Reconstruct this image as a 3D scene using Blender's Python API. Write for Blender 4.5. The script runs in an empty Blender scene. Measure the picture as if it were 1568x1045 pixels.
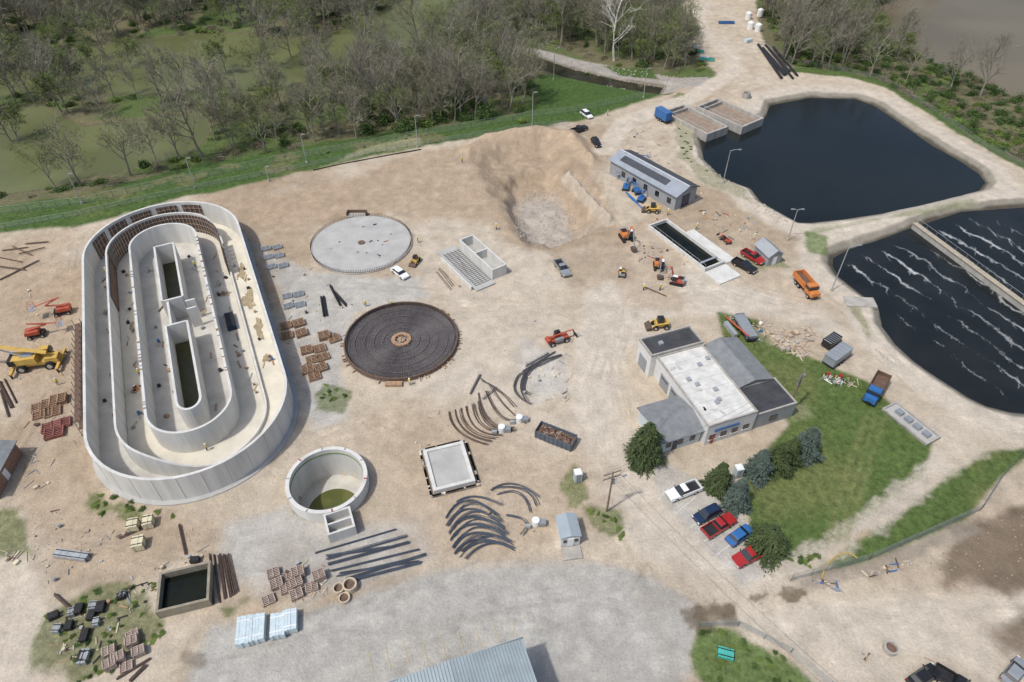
import bpy, math, random
import numpy as np
from mathutils import Vector, Matrix
random.seed(7)
RS=np.random.RandomState(7)
# ---------- survey: oblique air-photo readings -> ground coordinates (metres) ----------
F=1045.0; PT=math.radians(43); H=90.0
cp,sp=math.cos(PT),math.sin(PT)
def G(u,v,z=0.0):
    a=(u-784)/F; b=(v-522.5)/F
    t=(H-z)/(sp+b*cp)
    return (a*t, t*(cp-b*sp))
def GP(pts,z=0.0): return [G(u,v,z) for u,v in pts]
# ---------- noise ----------
LAT=np.random.RandomState(3).rand(256,256)
def vn(X,Y,s,o=0):
    x=X/s+o*17.3+1000; y=Y/s+o*9.1+1000
    i=np.floor(x).astype(int); j=np.floor(y).astype(int)
    fx=x-i; fy=y-j; fx=fx*fx*(3-2*fx); fy=fy*fy*(3-2*fy)
    i0=i%256;i1=(i+1)%256;j0=j%256;j1=(j+1)%256
    return (LAT[i0,j0]*(1-fx)+LAT[i1,j0]*fx)*(1-fy)+(LAT[i0,j1]*(1-fx)+LAT[i1,j1]*fx)*fy
def fbm(X,Y,s,o=0):
    return (vn(X,Y,s,o)+.5*vn(X,Y,s/2,o+1)+.25*vn(X,Y,s/4,o+2)+.125*vn(X,Y,s/8,o+3))/1.875-.5
def segd(X,Y,a,b):
    ax,ay=a;bx,by=b;dx,dy=bx-ax,by-ay
    t=np.clip(((X-ax)*dx+(Y-ay)*dy)/(dx*dx+dy*dy+1e-9),0,1)
    return np.hypot(X-ax-t*dx,Y-ay-t*dy)
def sdf(poly,X,Y,m=14):
    P=np.array(poly); out=np.full(X.shape,99.0)
    k=(X>P[:,0].min()-m)&(X<P[:,0].max()+m)&(Y>P[:,1].min()-m)&(Y<P[:,1].max()+m)
    if not k.any(): return out
    x=X[k];y=Y[k];d=np.full(x.shape,1e9);ins=np.zeros(x.shape,bool)
    for i in range(len(P)):
        a=P[i];b=P[(i+1)%len(P)]
        d=np.minimum(d,segd(x,y,a,b))
        c=((a[1]>y)!=(b[1]>y))
        with np.errstate(divide='ignore',invalid='ignore'):
            xi=(b[0]-a[0])*(y-a[1])/(b[1]-a[1]+1e-12)+a[0]
        ins^=c&(x<xi)
    out[k]=np.where(ins,-d,d)
    return out
def pld(pts,X,Y,m=8):
    P=np.array(pts); out=np.full(X.shape,99.0)
    k=(X>P[:,0].min()-m)&(X<P[:,0].max()+m)&(Y>P[:,1].min()-m)&(Y<P[:,1].max()+m)
    x=X[k];y=Y[k];d=np.full(x.shape,99.0)
    for i in range(len(P)-1): d=np.minimum(d,segd(x,y,P[i],P[i+1]))
    out[k]=d
    return out
def ss(a,b,x):
    t=np.clip((x-a)/(b-a),0,1); return t*t*(3-2*t)
# ---------- regions ----------
WN=GP([(-1500,330),(-300,345),(0,322),(300,272),(420,248),(640,207),(830,172),(900,150),(1000,140),(1100,118),(1045,50),(1035,15),(1080,-30),(1080,-300),(-1500,-300)])
WE=GP([(1150,-40),(1165,60),(1200,100),(1290,112),(1345,126),(1568,255),(1750,340),(2400,500),(2600,-300),(1130,-300)])
L1=GP([(1072,215),(1085,190),(1110,198),(1170,182),(1180,162),(1240,150),(1310,152),(1338,162),(1365,180),(1430,225),(1475,250),(1500,268),(1508,280),(1500,292),(1440,308),(1350,328),(1290,337),(1240,342),(1222,341),(1210,335),(1165,310),(1150,290),(1110,275),(1078,245)],-1.2)
L2=GP([(1275,395),(1300,382),(1345,368),(1395,350),(1470,325),(1568,318),(1640,325),(1760,450),(1760,650),(1545,632),(1510,622),(1480,608),(1400,555),(1370,528),(1350,500),(1345,470),(1310,445),(1284,425),(1274,408)],-1.2)
WB=GP([(1330,20),(1390,-15),(1600,-60),(1800,60),(1780,210),(1568,158),(1500,122),(1420,95),(1360,60)],-2.6)
W1=GP([(-160,320),(-160,190),(60,160),(130,195),(240,180),(310,172),(322,205),(280,240),(150,268),(60,290)],-2.6)
W2=GP([(-160,165),(-160,85),(60,88),(200,62),(330,50),(480,62),(600,10),(690,-30),(760,-30),(690,50),(560,95),(430,135),(300,138),(180,145),(60,140)],-2.6)
CK=GP([(790,78),(815,85),(870,105),(950,124),(1015,135),(1010,145),(945,135),(860,118),(800,95)],-2.6)
PITP=GP([(712,240),(760,218),(830,206),(868,218),(885,245),(915,290),(950,350),(900,365),(850,388),(800,380),(775,345),(745,300)])
PIT2=GP([(775,250),(842,246),(880,292),(925,345),(862,374),(800,366),(770,310)])
MND=GP([(700,232),(735,206),(830,192),(890,205),(925,250),(905,262),(872,232),(835,214),(770,222),(715,246)])
BEN=GP([(858,262),(874,258),(945,340),(930,346)])
CYL=G(500,733,2.4)
WATERS=[(L1,-1.2,.55),(L2,-1.2,.55),(WB,-2.6,.3),(W1,-2.6,.22),(W2,-2.6,.22),(CK,-2.6,.4)]
def hfun(X,Y):
    h=.22*fbm(X,Y,14,1)+.10*fbm(X,Y,3,5)
    for w in (WN,WE):
        d=-sdf(w,X,Y)
        h=np.where(d>0,h-np.clip(d*.2,0,2.3)+np.clip(d*.1,0,1)*fbm(X,Y,18,8)*1.2,h)
    d=-sdf(MND,X,Y)+fbm(X,Y,5,13)*2
    h=h+2.4*ss(0,4.5,d)*(.8+1.2*fbm(X,Y,4.5,14))
    d=-sdf(PITP,X,Y)+fbm(X,Y,5,3)*3
    h=h-2.6*ss(0,8,d)*(1+.3*fbm(X,Y,4,9))+1.5*ss(0,3,d)*fbm(X,Y,4.5,2)
    d=-sdf(PIT2,X,Y)+fbm(X,Y,4,23)*3.2
    h=h-2.4*ss(0,3.2,d)
    d=-sdf(BEN,X,Y)+fbm(X,Y,2,27)*.8
    h=h+1.8*ss(0,1.6,d)
    r=np.hypot(X-CYL[0],Y-CYL[1]); h=np.where(r<5.9,-4.6,h)
    for P,z,s in WATERS:
        d=sdf(P,X,Y)+.5*fbm(X,Y,5,4)
        h=np.where(d<12,np.minimum(h,np.maximum(z+s*d,z-1.6)),h)
    return h
def gz(x,y): return float(hfun(np.array([x]),np.array([y]))[0])
# ---------- materials ----------
MATS={}
def M(name,col,rough=.8,var=.18,scale=1.2,metal=0.0,bump=0.0,streak=False,spec=.3,col2=None,fine=8):
    if name in MATS: return MATS[name]
    m=bpy.data.materials.new(name); m.use_nodes=True; nt=m.node_tree; N=nt.nodes; L=nt.links
    b=N['Principled BSDF']; b.inputs['Roughness'].default_value=rough; b.inputs['Metallic'].default_value=metal
    b.inputs['Specular IOR Level'].default_value=spec
    g=N.new('ShaderNodeNewGeometry'); mp=N.new('ShaderNodeMapping'); L.new(g.outputs['Position'],mp.inputs['Vector'])
    if streak: mp.inputs['Scale'].default_value=(1,1,.12)
    n1=N.new('ShaderNodeTexNoise'); n1.inputs['Scale'].default_value=scale; n1.inputs['Detail'].default_value=fine
    n1.inputs['Roughness'].default_value=.65
    L.new(mp.outputs[0],n1.inputs['Vector'])
    r=N.new('ShaderNodeMapRange'); r.inputs[1].default_value=.3; r.inputs[2].default_value=.7
    L.new(n1.outputs['Fac'],r.inputs[0])
    mx=N.new('ShaderNodeMix'); mx.data_type='RGBA'
    c2=col2 or tuple(min(1,c*(1+var)) for c in col)
    mx.inputs[6].default_value=(*[c*(1-var) for c in col],1); mx.inputs[7].default_value=(*c2,1)
    L.new(r.outputs[0],mx.inputs[0]); L.new(mx.outputs[2],b.inputs['Base Color'])
    MATS[name]=m; return m
CON=M('concrete_new',(.58,.57,.535),.85,.16,.5,streak=True)
CONF=M('concrete_floor',(.49,.47,.42),.9,.2,.25,fine=10)
CONC=M('concrete_cream_floor',(.60,.56,.465),.9,.14,.3,fine=10)
CONG=M('concrete_grey_slab',(.40,.395,.375),.9,.14,.35,fine=10)
CONO=M('concrete_old',(.37,.35,.315),.9,.25,.6,streak=True)
SILT=M('damp_silt',(.30,.245,.155),.6,.35,.9)
WOOD=M('form_lumber',(.34,.22,.14),.8,.3,1.5)
WOODL=M('pale_lumber',(.50,.42,.31),.8,.25,1.5)
FORM=M('brown_formwork',(.14,.09,.065),.7,.35,1.2)
RUST=M('rusty_steel',(.10,.07,.055),.8,.35,2)
REB=M('rebar_steel',(.085,.085,.09),.6,.3,2)
MAT_R=M('tied_rebar_grey',(.115,.10,.10),.7,.35,1.5)
EPO=M('coated_rebar',(.065,.08,.105),.6,.25,1)
STEEL=M('galvanised_steel',(.42,.44,.45),.45,.15,2,metal=.4)
BLK=M('black_plastic',(.025,.025,.027),.5,.3,2)
RUB=M('tyre_rubber',(.025,.025,.025),.85,.3,3)
GLASS=M('dark_glass',(.02,.025,.03),.08,.1,1,spec=.8)
WHT=M('white_paint',(.74,.75,.74),.35,.05,.8,spec=.5)
RED=M('red_paint',(.34,.025,.025),.3,.12,1,spec=.5)
BLUE=M('blue_paint',(.03,.13,.34),.35,.12,1,spec=.5)
DBLUE=M('dark_blue_paint',(.015,.03,.07),.25,.1,1,spec=.5)
BLACKP=M('black_paint',(.018,.018,.02),.25,.1,1,spec=.5)
GREYP=M('grey_paint',(.24,.26,.28),.35,.1,1,spec=.5)
YEL=M('yellow_paint',(.55,.36,.09),.5,.2,1)
ORG=M('orange_paint',(.55,.20,.06),.5,.2,1)
ORED=M('red_orange_paint',(.40,.09,.05),.5,.2,1)
TEAL=M('teal_plastic',(.07,.40,.33),.5,.15,1)
WRAP=M('pale_blue_wrap',(.50,.59,.62),.35,.15,1.5)
CREAM=M('cream_paint',(.60,.55,.38),.5,.12,1)
TAILL=M('tail_lamp',(.3,.01,.01),.3,.1,1)
CHROME=M('bright_trim',(.5,.5,.5),.3,.1,1,metal=.6)
BRICK=M('red_brown_block',(.26,.16,.12),.85,.2,2)
PAL=M('pallet_block',(.38,.30,.25),.85,.25,1.5)
ROCKB=M('tan_rock',(.42,.36,.29),.95,.3,1.5)
SKIN=M('skin',(.45,.27,.19),.6,.05,3); VEST=M('hi_vis_vest',(.65,.55,.06),.6,.1,3); JEAN=M('work_trousers',(.05,.06,.10),.8,.1,3)
POLEW=M('weathered_pole_wood',(.20,.15,.11),.85,.2,2)
# ---------- mesh builder ----------
class MB:
    def __init__(s): s.v=[];s.f=[];s.m=[]; s.mats=[]
    def mi(s,mat):
        if mat not in s.mats: s.mats.append(mat)
        return s.mats.index(mat)
    def add(s,vs,fs,mat):
        o=len(s.v); s.v+= [tuple(p) for p in vs]; k=s.mi(mat)
        for f in fs: s.f.append([o+i for i in f]); s.m.append(k)
    def box(s,c,d,mat,rz=0.0,tx=1.0,ty=1.0,tilt=0.0,sh=0.0):
        cx,cy,cz=c; hx,hy,hz=d[0]/2,d[1]/2,d[2]/2; vs=[]
        ca,sa=math.cos(rz),math.sin(rz); ct,st=math.cos(tilt),math.sin(tilt)
        for z in (-hz,hz):
            fx=tx if z>0 else 1; fy=ty if z>0 else 1
            for x,y in ((-hx,-hy),(hx,-hy),(hx,hy),(-hx,hy)):
                X=x*fx+(sh if z>0 else 0);Y=y*fy
                X,Z=X*ct-z*st,X*st+z*ct
                vs.append((cx+X*ca-Y*sa,cy+X*sa+Y*ca,cz+Z))
        s.add(vs,[(3,2,1,0),(4,5,6,7),(0,1,5,4),(1,2,6,5),(2,3,7,6),(3,0,4,7)],mat)
    def prism(s,poly,z0,z1,mat,bottom=False):
        n=len(poly); vs=[(x,y,z0) for x,y in poly]+[(x,y,z1) for x,y in poly]
        fs=[tuple(range(n,2*n))]+[(i,(i+1)%n,n+(i+1)%n,n+i) for i in range(n)]
        if bottom: fs.append(tuple(range(n-1,-1,-1)))
        s.add(vs,fs,mat)
    def prof(s,pr,y0,y1,mat,inset=None):
        n=len(pr); ins=inset or [0]*n
        vs=[(x,y0+ins[i],z) for i,(x,z) in enumerate(pr)]+[(x,y1-ins[i],z) for i,(x,z) in enumerate(pr)]
        fs=[tuple(range(n)),tuple(range(2*n-1,n-1,-1))]+[((i+1)%n,i,n+i,n+(i+1)%n) for i in range(n)]
        s.add(vs,fs,mat)
    def tube(s,pts,r,mat,n=6,r2=None,cap=True):
        pts=[Vector(p) for p in pts]; K=len(pts); vs=[];fs=[]
        for i,p in enumerate(pts):
            d=(pts[min(i+1,K-1)]-pts[max(i-1,0)]).normalized()
            a=d.cross(Vector((0,0,1)));
            if a.length<.05: a=d.cross(Vector((1,0,0)))
            a.normalize(); b=d.cross(a)
            rr=r+(r2-r)*i/(K-1) if r2 is not None else r
            for k in range(n):
                t=2*math.pi*k/n; vs.append(p+a*math.cos(t)*rr+b*math.sin(t)*rr)
        for i in range(K-1):
            for k in range(n): fs.append((i*n+k,i*n+(k+1)%n,(i+1)*n+(k+1)%n,(i+1)*n+k))
        if cap: fs.append(tuple(range(n))); fs.append(tuple((K-1)*n+k for k in range(n)))
        s.add(vs,fs,mat)
    def ring(s,path_o,path_i,z0,z1,mat):
        n=len(path_o); zt=z1 if hasattr(z1,'__len__') else [z1]*n
        vs=[(x,y,z0) for x,y in path_o]+[(path_o[i][0],path_o[i][1],zt[i]) for i in range(n)]+[(path_i[i][0],path_i[i][1],zt[i]) for i in range(n)]+[(x,y,z0) for x,y in path_i]
        fs=[]
        for i in range(n):
            j=(i+1)%n; fs+=[(i,j,n+j,n+i),(n+i,n+j,2*n+j,2*n+i),(2*n+i,2*n+j,3*n+j,3*n+i)]
        s.add(vs,fs,mat)
    def obj(s,name,loc=(0,0,0),rz=0.0,parent=None,bev=0):
        me=bpy.data.meshes.new(name); me.from_pydata(s.v,[],s.f)
        for m in s.mats: me.materials.append(m)
        me.polygons.foreach_set('material_index',s.m); me.update()
        return link(name,me,loc,rz,parent,bev)
def link(name,me,loc=(0,0,0),rz=0.0,parent=None,bev=0,sc=1.0):
    o=bpy.data.objects.new(name,me); bpy.context.scene.collection.objects.link(o)
    o.location=loc; o.rotation_euler=(0,0,rz); o.scale=(sc,)*3 if not hasattr(sc,'__len__') else sc
    if parent: o.parent=parent
    if bev:
        b=o.modifiers.new('bevel','BEVEL'); b.width=bev; b.segments=2; b.limit_method='ANGLE'
    return o
def empty(name,loc=(0,0,0),rz=0):
    e=bpy.data.objects.new(name,None); bpy.context.scene.collection.objects.link(e); e.location=loc; e.rotation_euler=(0,0,rz); return e
def circ(r,n=48,cx=0,cy=0): return [(cx+r*math.cos(2*math.pi*i/n),cy+r*math.sin(2*math.pi*i/n)) for i in range(n)]
def ctr(a,b,z=0):
    p,q=G(*a,z),G(*b,z); x=(p[0]+q[0])/2; y=(p[1]+q[1])/2
    return x,y,math.atan2(q[1]-p[1],q[0]-p[0]),math.hypot(q[0]-p[0],q[1]-p[1])
# ---------- ground ----------
def axis(lo,hi,st,lo2,hi2):
    a=[lo]; s=st
    while a[-1]>lo2: s*=1.35; a.append(a[-1]-s)
    b=list(np.arange(lo,hi,st)); s=st
    while b[-1]<hi2: s*=1.35; b.append(b[-1]+s)
    return np.array(a[:0:-1]+b)
xs=axis(-225,225,.40,-3500,3500)
y1=axis(22,150,.34,-900,150.1); y2=axis(150.3,345,.55,150.3,4500)
ys=np.concatenate([y1[y1<150],y2])
X,Y=np.meshgrid(xs,ys); Z=hfun(X,Y)
def C(*c): return np.array(c)
DIRT=C(.475,.40,.305); BRN=C(.37,.285,.20); PALE=C(.535,.475,.39); GRV=C(.435,.42,.385); LOT=C(.405,.39,.355); GR=C(.085,.125,.038); GRD=C(.065,.11,.032)
FLO=C(.15,.14,.08); RIP=C(.35,.325,.29)
col=np.empty(X.shape+(3,)); col[:]=DIRT; gm=np.zeros(X.shape)
far=ss(260,420,np.hypot(X,Y-120)); 
n4=fbm(X,Y,9,11); n1=fbm(X,Y,2.2,15); nb=fbm(X,Y,30,21); n05=fbm(X,Y,1.1,61)
def lay(P,c,soft=.6,amp=4.,op=1.,g=0.,z=0,raw=False):
    global col,gm
    P=P if raw else GP(P,z)
    d=sdf(P,X,Y)+amp*n4+amp*.35*n1
    a=(1-ss(-soft,soft,d))*op
    col=col*(1-a[...,None])+c*a[...,None]; gm=gm*(1-a)+g*a
col+= (nb*.10)[...,None]*C(1,.95,.9)+(ss(.05,.25,n4)*.5)[...,None]*(PALE-DIRT)+(ss(.02,.22,-nb)*.7)[...,None]*(BRN-DIRT)
lay([(340,310),(480,288),(640,235),(700,222),(840,198),(905,225),(930,300),(950,360),(860,390),(770,380),(745,340),(700,335),(640,350),(620,330),(480,345),(455,400),(400,370)],BRN*1.06,2.5,6,.85)
lay([(640,350),(700,340),(780,380),(850,395),(880,440),(700,470),(640,430)],PALE,3,6,.5)
lay([(890,460),(960,380),(1000,350),(1110,430),(1260,470),(1300,520),(1170,480),(1040,480),(960,540),(950,640),(1000,720),(1210,900),(1080,930),(1000,880),(920,780),(870,620)],PALE,1.5,4,.9)
lay([(385,370),(470,420),(640,425),(660,455),(545,480),(520,560),(530,640),(480,660),(455,560),(430,440)],GRV,1.2,3,.85)
lay([(690,480),(830,450),(880,500),(870,600),(780,640),(640,640),(600,600),(690,560)],PALE*.97,2,4,.5)
lay([(800,520),(860,540),(880,600),(820,620),(790,580)],GRV*1.1,1.5,4,.7)
lay([(340,800),(440,770),(520,810),(640,800),(660,850),(560,900),(400,910),(330,860)],GRV,1.5,3,.85)
lay([(330,960),(450,945),(560,905),(700,872),(880,855),(1000,880),(1085,935),(1060,985),(1010,1150),(250,1150),(300,1000)],LOT,1.0,2.5,.95)
lay([(0,850),(40,830),(90,930),(60,1045),(-60,1100),(-60,850)],PALE,1.5,3,.7)
lay([(30,700),(130,660),(160,740),(340,800),(330,860),(240,890),(120,900),(60,860),(30,780)],BRN,2,5,.65)
lay([(-80,380),(110,350),(125,480),(120,620),(60,640),(0,600),(-80,600)],BRN*1.12,3,6,.6)
lay([(560,640),(640,600),(760,620),(900,700),(940,800),(880,850),(640,840),(600,760)],BRN*1.12,4,10,.5)
lay([(1000,700),(1070,735),(1130,745),(1150,840),(1200,860),(1140,905),(1010,760)],LOT*1.1,.5,1,.8)
lay([(1080,940),(1300,915),(1568,900),(1700,950),(1700,1150),(1290,1150),(1200,990)],PALE*1.0,1.5,3,.8)
lay([(1300,690),(1440,640),(1568,650),(1568,690),(1480,700),(1300,830),(1200,880),(1180,870)],PALE*.95,1,2,.6)
lay([(940,350),(1000,340),(1060,400),(1040,470),(960,460)],BRN*1.1,2,7,.6)
d=-sdf(PITP,X,Y)+n4*3; a=ss(-1,2,d)*.8; col=col*(1-a[...,None])+(BRN*.98)*a[...,None]
d=-sdf(MND,X,Y)+n4*3; a=ss(0,2,d)*.7; col=col*(1-a[...,None])+(BRN*1.15)*a[...,None]
lay([(795,285),(845,275),(900,330),(910,350),(860,366),(808,358),(790,320)],GRV*.98,3,11,.6)
lay([(850,372),(900,350),(950,352),(960,420),(880,440),(830,400)],BRN*.95,2,6,.6)
lay(BEN,PALE*.95,.4,.8,.6,raw=True)
# damp darker patches over bare soil
dp=fbm(X,Y,12,71); a=ss(.10,.26,dp)*.38*(1-ss(200,260,Y)); col=col*(1-a[...,None])+col*C(.74,.69,.62)*a[...,None]
lay(WN,FLO,1,3,1,raw=True,g=.5); lay(WE,FLO,1,3,1,raw=True,g=.5)
a=ss(-.1,.12,fbm(X,Y,16,31))*np.clip(gm*2,0,1)*.85; col=col*(1-a[...,None])+C(.085,.13,.04)*a[...,None]
lay([(-200,372),(110,348),(300,298),(480,262),(640,226),(840,193),(885,186),(985,155),(1040,140),(975,125),(860,100),(825,105),(815,150),(780,178),(600,195),(430,222),(310,240),(200,270),(100,300),(-200,330)],GRD,1,3,1,g=1)
a=ss(.05,.2,fbm(X,Y,7,33))*ss(0,3,-sdf(GP([(-200,372),(300,298),(640,226),(885,186),(640,200),(300,240),(-200,330)]),X,Y))*.5; col=col*(1-a[...,None])+C(.20,.17,.09)*a[...,None]
lay([(480,262),(560,222),(640,210),(650,222),(560,240)],C(.34,.32,.20),1,4,.6,g=.4)
lay([(790,62),(830,66),(900,86),(1000,104),(1085,116),(1080,132),(1015,136),(940,124),(860,103),(790,80)],RIP,.5,2,1)
lay([(925,92),(1000,98),(1010,112),(950,108)],GRD,.8,2,1,g=1)
for P,z,s in WATERS[:2]:
    d=sdf(P,X,Y)+n4*2
    a=(1-ss(6,9,d))*.85; col=col*(1-a[...,None])+(PALE*1.0)*a[...,None]
    a=(1-ss(1.6,2.6,d)); col=col*(1-a[...,None])+C(.27,.245,.20)*a[...,None]
    a=(1-ss(.2,1.0,d)); col=col*(1-a[...,None])+C(.09,.08,.06)*a[...,None]
for P,z,s in WATERS[2:]:
    d=sdf(P,X,Y)+n4*2; a=(1-ss(.3,1.8,d))*.8; col=col*(1-a[...,None])+C(.13,.11,.07)*a[...,None]
lay([(1195,108),(1300,120),(1360,135),(1470,205),(1568,262),(1640,300),(1640,270),(1500,180),(1400,115),(1300,95)],GR,.8,3,1,g=1)
lay([(1235,362),(1330,340),(1500,312),(1490,303),(1350,332),(1245,350)],C(.22,.23,.13),.8,2.5,.6,g=.7)
lay([(1235,355),(1265,362),(1262,388),(1240,385)],GR*1.3,.6,2.5,.8,g=1)
lay([(1290,460),(1310,455),(1335,500),(1330,520)],C(.2,.2,.1),.6,2.5,.7,g=.6)
lay([(1030,160),(1050,155),(1065,250),(1150,290),(1150,310),(1080,280),(1040,240)],C(.22,.22,.12),.6,4,.6,g=.7)
lay([(1140,395),(1200,395),(1210,410),(1160,412)],C(.15,.18,.08),.6,3,.6,g=.7)
lay([(1100,480),(1160,490),(1200,530),(1260,555),(1330,585),(1365,620),(1425,680),(1412,730),(1340,785),(1262,845),(1205,858),(1148,835),(1140,730),(1205,650),(1165,570),(1110,530)],GR,.5,1.5,1,g=1)
lay([(1575,684),(1500,695),(1455,725),(1380,780),(1300,835),(1235,888),(1330,860),(1480,795),(1525,745),(1575,700)],GR*.95,.5,1.5,1,g=1)
a=ss(.0,.25,fbm(X,Y,11,81))*gm*ss(170,120,Y)*.45; col=col*(1-a[...,None])+C(.17,.17,.07)*a[...,None]
lay([(1150,500),(1250,490),(1240,530),(1180,530)],DIRT*.85,.8,3,.5,g=.3)
lay([(1200,620),(1240,610),(1250,640),(1210,650)],C(.30,.29,.17),.8,3,.5,g=.7)
lay([(1070,952),(1120,960),(1200,1000),(1270,1075),(1100,1075),(1062,1000)],GR*1.2,.5,3,.95,g=1)
lay([(75,945),(140,905),(235,890),(262,960),(215,1010),(110,1055),(60,1010)],C(.13,.145,.06),.5,6,.8,g=1)
for q in ([(-30,790),(35,770),(50,850),(-30,842)],[(125,745),(190,765),(270,792),(200,803),(135,788)],[(490,580),(532,602),(520,628),(486,622)],[(900,780),(955,800),(955,830),(915,815)],[(330,930),(370,925),(350,945)],[(1030,135),(1060,150),(1030,160)],[(150,690),(170,700),(180,760),(150,750)],[(880,700),(890,760),(880,770),(870,720)]):
    lay(q,C(.11,.14,.045),.5,6,.75,g=1)
lay([(1430,860),(1500,800),(1568,750),(1700,700),(1700,880),(1560,915),(1450,895)],C(.17,.13,.09),1.5,9,.9)
lay([(1500,960),(1568,930),(1650,920),(1650,1060),(1530,1000)],C(.17,.13,.09),1.5,6,.85)
lay([(1210,885),(1330,862),(1480,800),(1500,812),(1340,880),(1230,905)],C(.29,.25,.20),.6,3,.8)
def stroke(px,w,c,op,amp=1.5,soft=.5):
    global col
    d=pld(GP(px),X,Y)+amp*n1; a=(1-ss(w-soft,w+soft,d))*op
    col=col*(1-a[...,None])+c*a[...,None]
stroke([(1075,940),(1110,928),(1160,915),(1225,908)],.7,C(.17,.135,.09),.85,5,.4)
stroke([(1068,952),(1090,945),(1110,935)],1.5,C(.16,.13,.09),.75,5)
stroke([(1185,872),(1290,822),(1400,745),(1440,705)],1.5,PALE*.9,.65,3)
stroke([(1205,888),(1310,840),(1430,740),(1500,695)],.8,PALE*.9,.5,3)
for o in (0,14,-16): stroke([(1280+o,830),(1340+o,640)],.4,C(.19,.19,.08),.45,1)
stroke([(285,1005),(310,1012)],.8,C(.19,.16,.12),.6,3)
for i in range(14):
    u0=random.uniform(380,1000);v0=random.uniform(890,1010); a_=random.uniform(-.5,.1)
    stroke([(u0,v0),(u0+90*math.cos(a_),v0+90*math.sin(a_)),(u0+180*math.cos(a_+.2),v0+170*math.sin(a_+.2))],.12,LOT*.75,.5,.8,.25)
tr=[[(870,1000),(960,880),(900,740),(880,600),(930,480),(1010,440)],[(640,480),(760,470),(900,470),(960,420)],[(1200,900),(1060,800),(960,700),(930,560),(960,450),(1090,440),(1250,480),(1360,560),(1440,640),(1568,670)],
[(540,920),(700,830),(860,760),(930,690)],[(1230,940),(1400,920),(1568,940)],[(1110,140),(1000,180),(940,240),(920,330),(930,420)],[(1085,-20),(1070,40),(1130,90),(1090,140),(990,180)],[(300,1045),(600,980),(980,900),(1100,900)],[(20,830),(160,850),(330,880),(500,900)],[(400,1045),(700,940),(1000,930)],[(1110,135),(1290,125),(1370,165),(1530,270),(1420,320),(1250,350),(1230,420),(1330,500),(1400,590)],
[(0,740),(60,650),(110,480),(130,370)],[(480,660),(560,640),(640,680),(800,720),(900,760)],[(450,440),(560,440),(700,460),(850,480),(930,520)]]
for k,t in enumerate(tr):
    P=GP(t)
    for q in range(4 if k not in (6,10,7,9) else 2):
        ox,oy=random.uniform(-3.5,3.5),random.uniform(-2.5,2.5)
        if k in(6,10): ox*=.3;oy*=.3
        d=pld([(x+ox+random.uniform(-1,1),y+oy+random.uniform(-1,1)) for x,y in P],X,Y,6)+n4*1.2
        s=np.exp(-((d-.95)/.25)**2)*random.choice([-.11,.06,-.09,.05])*np.clip(.4+5*n1+3*n4,0,1.6)
        col*= (1+s)[...,None]
stroke([(1095,-40),(1068,25),(1075,48),(1120,85),(1125,108),(1060,150),(960,185),(925,230)],3.2,PALE*1.02,.85,2,.8)
fa=far[...,None]; col=col*(1-fa)+C(.10,.11,.055)*fa; gm=gm*(1-far)+far
col*=(1+(.28*n1+.24*n05)*(1-.3*gm))[...,None]; col=np.clip(col,.01,.75)
ny,nx=X.shape; nv=nx*ny
me=bpy.data.meshes.new('ground'); me.vertices.add(nv)
me.vertices.foreach_set('co',np.stack([X,Y,Z],-1).astype(np.float32).ravel())
ii=(np.arange(ny-1)[:,None]*nx+np.arange(nx-1)[None]).ravel()
q=np.stack([ii,ii+1,ii+nx+1,ii+nx],-1).astype(np.int32)
me.loops.add(q.size); me.loops.foreach_set('vertex_index',q.ravel())
me.polygons.add(len(q)); me.polygons.foreach_set('loop_start',np.arange(0,q.size,4,dtype=np.int32))
me.polygons.foreach_set('use_smooth',np.ones(len(q),bool)); me.update(calc_edges=True)
ca=me.color_attributes.new('Col','FLOAT_COLOR','POINT')
ca.data.foreach_set('color',np.concatenate([col,gm[...,None]],-1).astype(np.float32).ravel())
gmat=bpy.data.materials.new('ground_soil_and_grass'); gmat.use_nodes=True
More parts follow.
